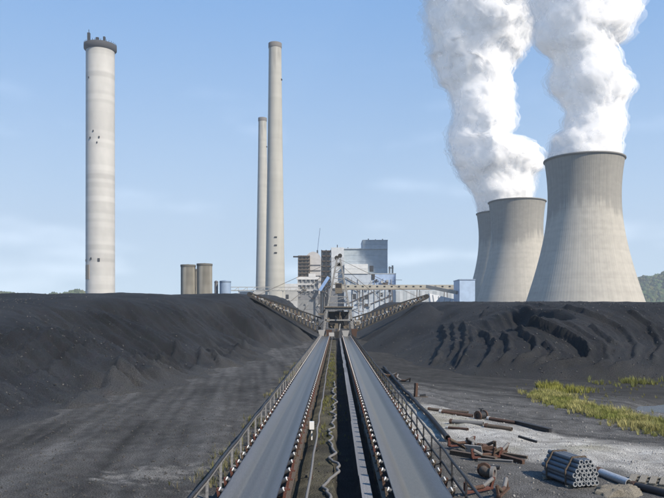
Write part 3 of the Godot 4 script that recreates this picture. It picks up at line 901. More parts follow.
func galleries():
	# covered conveyors on trestles
	var o := thing("conveyor_gallery", "long beige conveyor gallery on trestles running right from the stacker", "gallery", Vector3(0, 0, -560))
	var b := MB.new()
	b.tint = Color(0.34, 0.315, 0.26)
	b.span(4.8, 99.0, 26.2, 29.4, -3.2, 0)
	part(o, "casing", b, M.siding)
	b = MB.new()
	b.tint = Color(0.20, 0.18, 0.15)
	b.span(4.8, 99.0, 25.4, 26.2, -3.4, 0.2)
	part(o, "girder", b, M.siding)
	for k in 16:
		b = MB.new()
		b.span(9.0 + k * 5.8, 10.6 + k * 5.8, 27.4, 28.6, -0.5, 0.12)
		part(o, "window", b, M.dark_steel)
	for x in [20.0, 44.0, 66.0, 88.0]:
		b = MB.new()
		for q in [-2.0, 2.0]:
			b.bar(Vector3(x + q, 0, -1.6), Vector3(x + q * 0.5, 25.5, -1.6), 0.5)
		for y in [8.0, 16.0]: b.bar(Vector3(x - 1.8, y, -1.6), Vector3(x + 1.8, y, -1.6), 0.4)
		part(o, "trestle", b, M.brown_steel)
	o = thing("warehouse", "long pale grey warehouse under the beige gallery", "building", Vector3(72.0, 0, -575))
	block(o, "wall", -23.0, 25.5, 0, 25.6, -30, 0, Color(0.40, 0.44, 0.47))
	for k in 16:
		b = MB.new()
		b.tint = Color(0.46, 0.50, 0.54) if k % 2 else Color(0.36, 0.40, 0.44)
		b.span(-22.8 + k * 3.02, -19.9 + k * 3.02, 2.0, 24.8, 0, 0.25)
		part(o, "wall_panel", b, M.siding)
	o = thing("loading_hopper", "white angular hopper roof at the tip of the right boom", "hopper", Vector3(82.0, 0, -545))
	b = MB.new()
	b.tint = Color(0.66, 0.69, 0.72)
	b.hexa([Vector3(-6, 0, 0), Vector3(3, 0, 0), Vector3(3, 0, -10), Vector3(-6, 0, -10), Vector3(-9.2, 22.0, 0), Vector3(10, 17.6, 0), Vector3(10, 17.6, -10), Vector3(-9.2, 22.0, -10)])
	part(o, "shell", b, M.siding)
	for k in 4:
		b = MB.new()
		b.bar(Vector3(-6.5 + k * 4.5, 21.0 - k * 1.1, 0.15), Vector3(-3.8 + k * 2.4, 2, 0.15), 0.5)
		part(o, "rib", b, M.galvanised)
	o = thing("shed", "low white shed roof showing under the right boom", "shed", Vector3(50.8, 0, -540))
	b = MB.new()
	b.tint = Color(0.7, 0.72, 0.74)
	b.hexa([Vector3(-8, 5.6, 0), Vector3(8, 5.6, 0), Vector3(8, 7.8, -8), Vector3(-8, 7.8, -8), Vector3(-8, 6.0, 0), Vector3(8, 6.0, 0), Vector3(8, 8.2, -8), Vector3(-8, 8.2, -8)])
	part(o, "roof", b, M.siding)
	block(o, "wall", -7.6, 7.6, 0, 5.5, -7.8, -0.4, Color(0.4, 0.4, 0.4))
	o = thing("transfer_house", "pale blue box-shaped transfer house left of the cooling towers", "building", Vector3(97.0, 0, -520))
	block(o, "wall", -5.2, 6.3, 0, 31.3, -26, 0, Color(0.36, 0.46, 0.60))
	b = MB.new()
	b.tint = Color(0.25, 0.32, 0.42)
	b.span(-5.5, 6.6, 31.3, 31.9, -26.4, 0.4)
	part(o, "roof", b, M.siding)
	b = MB.new()
	b.tint = Color(0.30, 0.28, 0.25)
	b.bar(Vector3(-6.5, 22.0, -4), Vector3(-27.0, 27.2, -20), 2.6)
	part(o, "inclined_gallery", b, M.siding)
	# the trestle line on the left skyline
	o = thing("conveyor_trestle", "pale steel conveyor trestle on the skyline above the left boom", "trestle", Vector3(-50.0, 0, -500))
	b = MB.new()
	b.tint = Color(0.85, 0.84, 0.80)
	b.span(-32.0, 24.0, 22.5, 23.1, -2, 0); b.span(-32.0, 24.0, 25.0, 25.4, -2, 0)
	part(o, "chord", b, M.pale_steel)
	for k in 18:
		b = MB.new()
		var x := -32.0 + k * 3.1
		b.bar(Vector3(x, 22.8, 0.1), Vector3(x + 3.1 * (k % 2), 25.2, 0.1), 0.3)
		part(o, "brace", b, M.pale_steel)
	for k in 6:
		b = MB.new()
		b.bar(Vector3(-30 + k * 10.5, 0, -1), Vector3(-30 + k * 10.5, 22.5, -1), 0.6)
		part(o, "leg", b, M.pale_steel)

# ---------- cooling towers and steam ----------
func towers():
	var b := MB.new()
	var prof := []
	for i in 111:
		var y := 154.0 * i / 110.0
		prof.append([32.4 * sqrt(1.0 + pow((y - 119.5) / 80.0, 2.0)), y])
	var rt: float = prof[-1][0]
	prof.append([rt + 0.9, 154.0]); prof.append([rt + 0.9, 155.4]); prof.append([rt - 0.9, 155.4])
	for i in range(109, 60, -4): prof.append([prof[i][0] - 1.0, prof[i][1]])
	var tone := func(a: float, y: float) -> Color:
		var ring := n_mid.get_noise_2d(floorf(y / 2.6) * 19.0, 1.0) * 0.09 + (0.05 if fposmod(y, 13.0) < 1.5 else 0.0)
		var streak := n_mid.get_noise_3d(cos(a) * 150.0, y * 0.05, sin(a) * 150.0)
		var k := 0.36 * (1.0 - ring + streak * 0.10 + n_low.get_noise_3d(cos(a) * 40.0, y * 0.5, sin(a) * 40.0) * 0.08)
		var c := Color(k * 1.04, k * 0.985, k * 0.87)
		# the damp dark stain round the top runs down in streaks
		var edge := 104.0 - 7.0 * cos(a * 2.0 + 0.6) + 10.0 * n_mid.get_noise_2d(a * 20.0, 4.0) + 3.5 * n_mid.get_noise_2d(a * 110.0, 9.0)
		var wet := smoothstep(edge - 7.0, edge + 7.0, y + streak * 8.0) * (0.8 + 0.35 * streak)
		if y > 153.9: return Color(0.16, 0.155, 0.145)
		return c.lerp(Color(0.20, 0.195, 0.178), clampf(wet, 0.0, 1.0) * 0.85)
	lathe(prof, 480, tone, b)
	for i in b.v.size():      # upright ribs
		var rib: float = [0.0, 0.045, 0.045, 0.0][i % 4]
		b.v[i] += Vector3(b.v[i].x, 0, b.v[i].z).normalized() * rib
	var ribbed := MB.new()
	ribbed.sheet(prof.size(), 480, b.v, b.c, true)
	b = ribbed
	var shell := b.mesh()
	for q in [["nearest and largest-looking concrete cooling tower, at right", Vector3(226.8, 0, -640), 0.0], ["middle concrete cooling tower, partly hidden by the nearest one", Vector3(227.5, 0, -880), 1.1], ["farthest cooling tower, mostly hidden behind the middle one", Vector3(232.4, 0, -980), 2.3]]:
		var t := thing("cooling_tower", q[0], "cooling tower", q[1], q[2], "concrete cooling towers")
		t.scale = Vector3(0.985, 0.946, 0.985)
		shared(t, "shell", shell, M.concrete)
		var lip := MB.new()
		lathe([[rt + 0.95, 154.1], [rt + 1.15, 154.2], [rt + 1.15, 155.2], [rt + 0.95, 155.3]], 120, func(_a, _y): return Color(0.19, 0.185, 0.175), lip)
		part(t, "rim_band", lip, M.concrete)
	plume("steam_plume", "white steam plume rising from the nearest cooling tower at right", 640.0, [[129.5, 199.5, 253.7], [147.1, 195.8, 258.3], [161.1, 197.7, 259.2], [177.9, 208.7, 261.0], [190.7, 210.5, 262.0], [201.7, 205.7, 265.5], [216.3, 200.3, 268.2], [225.4, 198.4, 260.9], [238.2, 196.6, 256.4], [251.0, 185.6, 250.8], [262.0, 184.7, 262.7], [276.6, 183.8, 267.3], [293.1, 182.9, 267.3], [320.5, 179.2, 270.0], [366.2, 175.6, 277.4], [402.8, 180.1, 270.0]], 41)
	plume("steam_plume", "left steam plume rising behind the middle cooling tower", 980.0, [[134.8, 204.4, 266.0], [157.2, 197.4, 270.2], [179.6, 187.6, 271.6], [199.2, 177.8, 273.0], [218.8, 169.4, 281.4], [235.6, 163.8, 278.6], [252.4, 161.0, 239.4], [272.0, 162.4, 242.2], [294.4, 165.2, 249.2], [316.8, 162.4, 246.4], [336.4, 149.8, 245.0], [356.0, 141.4, 245.0], [375.6, 133.0, 259.0], [409.2, 128.8, 281.4], [445.6, 128.8, 294.0], [487.6, 123.2, 308.0], [557.6, 110.6, 327.6], [613.6, 124.6, 320.6]], 42)

func plume(called: String, label: String, dist: float, table: Array, seed_: int):
	# table: [height, left extent, right extent] in metres
	var t := thing(called, label, "steam", Vector3(0, 0, -dist), 0.0, "steam plumes over the cooling towers")
	var k := dist / 700.0
	var mid := []
	var rad := []
	for q in table:
		mid.append([q[0], (q[1] + q[2]) / 2.0])
		rad.append([q[0], (q[2] - q[1]) / 2.0])
	var cell := FastNoiseLite.new()
	cell.seed = seed_; cell.noise_type = FastNoiseLite.TYPE_CELLULAR; cell.frequency = 1.0
	cell.cellular_return_type = FastNoiseLite.RETURN_DISTANCE; cell.fractal_type = FastNoiseLite.FRACTAL_NONE
	var soft := FastNoiseLite.new()
	soft.seed = seed_ + 5; soft.frequency = 1.0; soft.fractal_octaves = 4
	for layer in 5:
		var rows: int = [330, 170, 160, 150, 130][layer]
		var cols: int = [330, 180, 170, 160, 140][layer]
		var swell: float = [0.89, 0.915, 0.945, 0.99, 1.06][layer]
		var b := MB.new()
		var p := PackedVector3Array()
		for i in rows:
			var y: float = lerpf(table[0][0], table[-1][0], i / (rows - 1.0))
			var grow: float = clampf((y - table[0][0]) / (40.0 * k), 0.0, 1.0)
			var x0 := ramp(mid, y)
			var r0 := ramp(rad, y)
			var shut := sqrt(clampf((rows - 1.0 - i) / (rows * 0.08), 0.0, 1.0))
			for j in cols:
				var a := TAU * j / cols
				var o := Vector3(cos(a), 0, -sin(a))
				var c := Vector3(x0, y, 0)
				var q := c + o * r0
				q += Vector3(soft.get_noise_3dv(q * 0.018), soft.get_noise_3dv(q * 0.018 + Vector3(50, 0, 0)), soft.get_noise_3dv(q * 0.018 + Vector3(0, 0, 50))) * 9.0 * k * grow
				var f1 := 1.0 + cell.get_noise_3dv(q / (26.0 * k))
				var f2 := 1.0 + cell.get_noise_3dv(q / (11.0 * k) + Vector3(7, 3, 1))
				var f3 := 1.0 + cell.get_noise_3dv(q / (4.6 * k) + Vector3(1, 9, 4))
				var puff := (0.55 - f1 * f1) * 0.2 + (0.5 - f2 * f2) * 0.07 + (0.5 - f3 * f3) * 0.03
				if layer > 0: puff += soft.get_noise_3dv(q / (14.0 * k) + Vector3(layer * 9, 0, 0)) * (0.05 + 0.035 * layer)
				var lift := Vector3(o.x, 0.35 * puff, o.z) * r0 * puff * (0.25 + 0.75 * grow)
				var swell_here := lerpf(0.99, swell, grow)
				var w := c + (q - c) * swell_here + lift
				p.append(Vector3(lerpf(x0, w.x, shut), w.y, lerpf(0.0, w.z, shut)))
		b.sheet(rows, cols, p, PackedColorArray(), true)
		# droplets scatter light every way, so fine creases count for little
		for i in b.n.size():
			var a := TAU * (i % cols) / cols
			b.n[i] = (b.n[i] * 0.5 + Vector3(cos(a), 0.15, -sin(a)) * 0.5).normalized()
		part(t, "billow" if layer == 0 else "wisp", b, M.steam if layer == 0 else M["wisp%d" % (layer - 1)])

# ---------- conveyors ----------
func belt_y(x: float) -> float:      # troughed section
	var a := absf(x)
	return 0.86 + maxf(0.0, a - 0.30) * 0.52 - smoothstep(0.66, 0.765, a) * 0.02

func conveyor(label: String, x0: float, dusty: float, seed_: int):
	var r := RandomNumberGenerator.new()
	r.seed = seed_
	var t := thing("belt_conveyor", label, "conveyor", Vector3(x0, 0, 0), 0.0, "twin coal conveyors")
	var b := MB.new()
	var xs := steps([[-0.765, 0.765, 0.06]])
	var ds := steps([[11, 60, 0.8], [60, 161, 3.0]])
	var tone := func(x: float, d: float) -> Color:
		var k := 0.076 * (1.0 + n_mid.get_noise_2d(x * 42.0 + seed_, d * 0.05) * 0.55 + n_mid.get_noise_2d(x * 90.0, d * 0.15) * 0.2)
		var dust := dusty * smoothstep(0.62, 0.28, absf(x + 0.04 * sin(d * 0.2)))
		var clean := smoothstep(0.40, 0.62, absf(x) + n_mid.get_noise_2d(d * 0.6, x * 9.0) * 0.05)
		return Color(k, k, k * 0.97).lerp(Color(0.115, 0.11, 0.092), dust * 0.85).lerp(Color(0.10, 0.102, 0.108), clean * 0.8)
	field(xs, ds, func(x, d): return belt_y(x) + 0.022 * pow(absf(sin(d * PI / 1.25)), 2.0) * -smoothstep(0.3, 0.75, absf(x)), tone, b)
	field(xs, ds, func(x, _d): return belt_y(x) - 0.018, tone, b)
	for s in [-0.765, 0.765]:
		b.tint = Color(0.05, 0.05, 0.055)
		b.bar(Vector3(s, belt_y(s) - 0.016, -11), Vector3(s, belt_y(s) - 0.016, -161), 0.02, 0.024)
	part(t, "belt", b, M.belt)
	b = MB.new()
	field(steps([[-0.7, 0.7, 0.35]]), steps([[11, 161, 25]]), func(_x, _d): return 0.30, func(_x, _d): return Color(0.06, 0.06, 0.065), b)
	part(t, "return_belt", b, M.belt)
	for s in [-1.0, 1.0]:
		b = MB.new()
		b.span(s * 0.97 - 0.03, s * 0.97 + 0.03, 0.52, 0.72, -161, -11)
		b.span(s * 0.97 - 0.07, s * 0.97 + 0.07, 0.72, 0.735, -161, -11)
		part(t, "stringer", b, M.brown_steel)
	var shell := MB.new()
	shell.tube(Vector3(0, 0, 0), Vector3(0.58, 0.302, 0), 0.072, 10, -1.0, false)
	var wing := shell.mesh(null, M.roller_shell)
	var cap := MB.new()
	var axis := Vector3(0.58, 0.302, 0).normalized()
	cap.tube(Vector3(0.58, 0.302, 0) - axis * 0.02, Vector3(0.58, 0.302, 0) + axis * 0.012, 0.074, 10)
	cap.tube(Vector3(0.58, 0.302, 0), Vector3(0.58, 0.302, 0) + axis * 0.06, 0.022, 6)
	cap.mesh(wing, M.roller_cap)
	var flat := MB.new()
	flat.tube(Vector3(-0.27, 0, 0), Vector3(0.27, 0, 0), 0.072, 8)
	var centre := flat.mesh(null, M.roller_shell)
	var leg := MB.new()
	for s in [-1.0, 1.0]:
		leg.bar(Vector3(s * 0.95, 0.0, 0), Vector3(s * 0.95, 0.52, 0), 0.09)
	leg.bar(Vector3(-0.95, 0.2, 0), Vector3(0.95, 0.45, 0), 0.05)
	var legs := leg.mesh()
	var br := MB.new()
	br.box(Vector3(0, 0.755, 0), Vector3(2.0, 0.04, 0.12))
	for s in [-1.0, 1.0]:
		br.bar(Vector3(s * 0.90, 0.75, 0.045), Vector3(s * 0.955, 1.10, 0.045), 0.035, 0.08)
		br.bar(Vector3(s * 0.90, 0.75, -0.045), Vector3(s * 0.955, 1.10, -0.045), 0.035, 0.08)
		br.bar(Vector3(s * 0.32, 0.75, 0), Vector3(s * 0.32, 0.80, 0), 0.06)
		br.bar(Vector3(s * 0.955, 1.09, -0.07), Vector3(s * 0.955, 1.09, 0.07), 0.06, 0.04)
	var bracket := br.mesh()
	var coats := [M.red_rust, M.rust, M.red_rust, M.brown_steel, M.rust]
	for k in 119:
		var d := 12.2 + k * 1.25
		var o := shared(t, "idler", bracket, coats[r.randi() % coats.size()], Vector3(0, 0, -d))
		for s in 2:
			var w := shared(o, "roller", wing, null, Vector3(0.33 if s else -0.33, 0.765, 0))
			if s == 0: w.rotation.y = PI
		shared(o, "centre_roller", centre, null, Vector3(0, 0.765, 0))
		if k % 3 == 1: shared(t, "support_leg", legs, M.brown_steel, Vector3(0, 0, -d - 0.4))

func railing(label: String, x: float, side: float, top: Material, posts: Material, seed_: int):
	var r := RandomNumberGenerator.new()
	r.seed = seed_
	var t := thing("handrail", label, "railing", Vector3(x, 0, 0), 0.0, "rails along the conveyors")
	var pts := []
	var low := []
	for k in 74:
		var d := 12.0 + k * 2.0
		var jig := Vector3(r.randf_range(-0.02, 0.02), r.randf_range(-0.03, 0.03), 0)
		pts.append(Vector3(0, 1.36, -d) + jig)
		low.append(Vector3(side * 0.04, 1.22 if side < 0 else 0.8, -d) + jig)
	var b := MB.new()
	b.path(pts, 0.05 if side < 0 else 0.042, 8)
	part(t, "top_rail", b, top)
	b = MB.new()
	b.path(low, 0.045, 6)
	part(t, "lower_rail", b, M.hose if side < 0 else M.dark_steel)
	for k in 60:
		b = MB.new()
		var d := 12.6 + k * 2.4
		b.bar(Vector3(0, -0.05, -d), Vector3(r.randf_range(-0.02, 0.02), 1.33, -d), 0.07 if side < 0 else 0.055)
		if side > 0: b.bar(Vector3(-0.02, 0.75, -d), Vector3(-0.5, 0.62, -d), 0.05)
		else: b.bar(Vector3(0.02, 0.68, -d), Vector3(0.32, 0.63, -d), 0.05)
		part(t, "post", b, posts)

func tuft(seed_: int, n: int, spread: float) -> ArrayMesh:
	var r := RandomNumberGenerator.new()
	r.seed = seed_
	var b := MB.new()
	for k in n:
		var a := r.randf() * TAU
		var o := Vector3(cos(a), 0, sin(a)) * r.randf() * 0.18
		var lean := Vector3(cos(a), 0, sin(a)) * r.randf_range(0.1, spread)
		var h := r.randf_range(0.6, 1.0)
		var side := Vector3(-sin(a), 0, cos(a)) * 0.022
		b.tint = grey(r.randf_range(0.7, 1.25))
		var m := o + lean * 0.4 + Vector3(0, h * 0.6, 0)
		b.quad(o - side, o + side, m + side * 0.8, m - side * 0.8)
		b.quad(m - side * 0.8, m + side * 0.8, o + lean + Vector3(0, h, 0) + side * 0.1, o + lean + Vector3(0, h, 0) - side * 0.1)
	return b.mesh()

func sprout(called: String, label: String, mesh: Mesh, spots: Array, tones: Array):
	var o := bits(self, called, mesh, M.grass, spots, tones)
	o.set_meta("label", label); o.set_meta("category", "plants")

func yard():
	conveyor("left coal conveyor belt running straight to the stacker", -2.37, 0.15, 51)
	conveyor("right coal conveyor belt with a tan dusty centre, beside the scrap", 2.36, 1.0, 52)
	railing("left handrail with dark top pipe and pale posts, outside the left belt", -3.66, -1.0, M.dark_steel, M.walk, 61)
	railing("right dark handrail between the right belt and the scrap", 3.68, 1.0, M.dark_steel, M.dark_steel, 62)
	# the steel walkway beside the drain, laid in lengths
	var t := thing("walkway", "narrow pale steel walkway of long planks left of the right belt", "walkway", Vector3(0.94, 0, 0))
	for k in 25:
		var b := MB.new()
		var j := n_mid.get_noise_2d(k * 7.0, 0.0) * 0.06
		b.tint = grey(0.8 + 0.25 * n_mid.get_noise_2d(k * 31.0, 5.0))
		b.span(-0.16 + j, 0.16 + j, 0.44, 0.5, -12.0 - k * 6.0 - 5.97, -12.0 - k * 6.0)
		part(t, "plank", b, M.walk)
		b = MB.new()
		b.span(-0.13, 0.13, -0.1, 0.44, -12.4 - k * 6.0, -12.2 - k * 6.0)
		part(t, "support", b, M.brown_steel)
	# pipe on stands at the left of the strip
	t = thing("service_pipe", "thin pale pipe along the right side of the left belt", "pipe", Vector3(-0.86, 0, 0))
	var b := MB.new()
	var pts := []
	for k in 76: pts.append(Vector3(n_mid.get_noise_2d(k * 5.0, 9.0) * 0.08, 0.62 + n_mid.get_noise_2d(k * 4.0, 2.0) * 0.05, -11.0 - k * 2.0))
	b.path(pts, 0.045, 8)
	part(t, "pipe", b, M.hose)
	for k in 25:
		b = MB.new()
		b.bar(Vector3(0, -0.1, -13.0 - k * 6.0), Vector3(0, 0.6, -13.0 - k * 6.0), 0.05)
		part(t, "stand", b, M.rust)
	b = MB.new()
	b.box(Vector3(-0.28, 0.75, -33.0), Vector3(0.22, 0.36, 0.2)); b.bar(Vector3(-0.28, -0.1, -33.0), Vector3(-0.28, 0.6, -33.0), 0.06)
	solo("junction_box", b, M.roller_cap, "small white junction box beside the thin pale pipe", "box", Vector3(-0.86, 0, 0))
	# the winding hose
	b = MB.new()
	pts = []
	for k in 210:
		var d := 18.5 + k * 0.2
		var kink := n_mid.get_noise_2d(d * 1.9, 77.0) * 0.5 + n_mid.get_noise_2d(d * 4.0, 12.0) * 0.08
		pts.append(Vector3(-0.14 + kink * smoothstep(62.0, 50.0, d), ground_y(-0.4, d) + 0.10, -d))
	b.path(pts, 0.055, 8)
	solo("hose", b, M.hose, "grey hose winding along the earth strip between the belts", "hose")
	# the thick black pipe lying beside the right handrail
	t = thing("black_pipe", "thick black pipe lying along the right handrail with its open end near", "pipe", Vector3(0, 0, 0))
	b = MB.new()
	b.tint = grey(0.7)
	pts = []
	for k in 24: pts.append(Vector3(5.25 + n_mid.get_noise_2d(k * 6.0, 3.0) * 0.12, 0.2 + ground_y(5.2, 33.0 + k * 1.9) * 0.6, -33.0 - k * 1.9))
	b.path(pts, 0.125, 12)
	part(t, "barrel", b, M.rubber)
	b = MB.new()
	b.hollow(pts[0] + Vector3(-0.01, 0, 0.22), pts[0] + Vector3(0, 0, -0.1), 0.15, 0.11, 14)
	part(t, "collar", b, M.rubber)
	# plants
	var r := RandomNumberGenerator.new()
	r.seed = 71
	var at := []
	var tint := []
	var put := func(x: float, d: float, s: float, c: Color):
		at.append(Transform3D(Basis(Vector3.UP, r.randf() * TAU).scaled(Vector3(s * r.randf_range(0.8, 1.3), s, s * r.randf_range(0.8, 1.3))), Vector3(x, ground_y(x, d) - 0.03, -d)))
		tint.append(c)
	var line := [Vector2(15.6, 52.5), Vector2(15.4, 49.8), Vector2(15.3, 46.2), Vector2(15.9, 43.0), Vector2(16.5, 39.2), Vector2(16.8, 36.6), Vector2(17.6, 32.0)]
	for k in 3600:
		var f := r.randf() * (line.size() - 1.001)
		var i := int(f)
		var c: Vector2 = line[i].lerp(line[i + 1], f - i)
		var w := 1.5 + 0.5 * n_mid.get_noise_2d(f * 20.0, 0.0)
		var p := c + Vector2(r.randfn(0.0, 0.45), r.randfn(0.0, 0.55)) * w
		var g := r.randf_range(0.6, 1.25)
		var dry := clampf(0.5 + n_mid.get_noise_2d(p.x * 2.0, p.y * 2.0) * 1.5, 0.0, 1.0)
		put.call(p.x, p.y, r.randf_range(0.15, 0.36) + 0.2 * dry * r.randf(), Color(0.18, 0.20, 0.05).lerp(Color(0.36, 0.33, 0.14), dry) * g)
	for k in 1000:
		var p := Vector2(r.randf_range(16.2, 21.5), r.randfn(55.0, 1.1))
		var th := smoothstep(-0.25, 0.3, n_mid.get_noise_2d(p.x * 2.0, p.y * 2.0 + 30.0)) * smoothstep(21.0, 17.5, p.x)
		if r.randf() > th: continue
		put.call(p.x, p.y, r.randf_range(0.3, 0.5) + 0.35 * th * r.randf(), Color(0.25, 0.245, 0.06) * r.randf_range(0.6, 1.3))
	for k in 900:
		var p := Vector2(r.randf_range(22.0, 36.0), r.randfn(60.0, 1.1))
		var th := smoothstep(-0.15, 0.4, n_mid.get_noise_2d(p.x * 1.6, p.y * 1.6 + 60.0))
		if r.randf() > th: continue
		put.call(p.x, p.y, r.randf_range(0.2, 0.4) + 0.4 * th * r.randf(), Color(0.20, 0.205, 0.065) * r.randf_range(0.6, 1.3))
	for k in 260:
		put.call(r.randf_range(14.0, 34.0), r.randf_range(36.0, 60.0), r.randf_range(0.12, 0.3), Color(0.17, 0.16, 0.06) * r.randf_range(0.5, 1.2))
	sprout("grass", "strip of yellow-green grass curving beside the puddle", tuft(5, 16, 0.5), at, tint)
	at.clear(); tint.clear()
	for k in 1700:
		var d := 26.0 + 95.0 * r.randf()
		var x := r.randf_range(-0.85, -0.1) if r.randf() < 0.8 else r.randf_range(-0.2, 0.9)
		var dens := smoothstep(26.0, 42.0, d) * smoothstep(120.0, 80.0, d) * smoothstep(-0.4, 0.15, n_mid.get_noise_2d(d * 1.2, 5.0))
		if r.randf() > dens: continue
		put.call(x, d, r.randf_range(0.08, 0.3), Color(0.14, 0.14, 0.045) * r.randf_range(0.6, 1.5))
	for k in 1300:
		var d := 24.0 + 60.0 * r.randf()
		var x := -4.3 + r.randfn(0.0, 0.5)
		if r.randf() > smoothstep(-0.2, 0.3, n_mid.get_noise_2d(d * 1.1, 15.0)): continue
		put.call(x, d, r.randf_range(0.12, 0.42), Color(0.25, 0.22, 0.14).lerp(Color(0.11, 0.12, 0.04), r.randf()) * r.randf_range(0.6, 1.2))
	for k in 260:
		var d := 40.0 + 60.0 * r.randf()
		put.call(4.1 + r.randfn(0.0, 0.3), d, r.randf_range(0.12, 0.36), Color(0.16, 0.15, 0.06) * r.randf_range(0.6, 1.3))
	sprout("weeds", "small dry weeds growing along and between the conveyors", tuft(6, 10, 0.7), at, tint)
	var o = scatter(self, "gravel", 14000, 33, -16, 22, 17.5, 60, ground_y, 0.012, 0.06, func(x, d, r2):
		if absf(x) < 3.4 and (absf(x) > 1.2 or x > 0.1): return Color(0, 0, 0, 0)
		var c := ground_color(x, d)
		var g: float = r2.randf_range(0.45, 1.0)
		var top := 0.24 if x > 0.0 else 0.05
		return Color(minf(c.r * g, top), minf(c.g * g, top * 0.98), minf(c.b * g, top * 0.93)), M.stone)
	o.set_meta("label", "loose stones and coal crumbs strewn over the yard ground"); o.set_meta("category", "gravel")
	stacker()

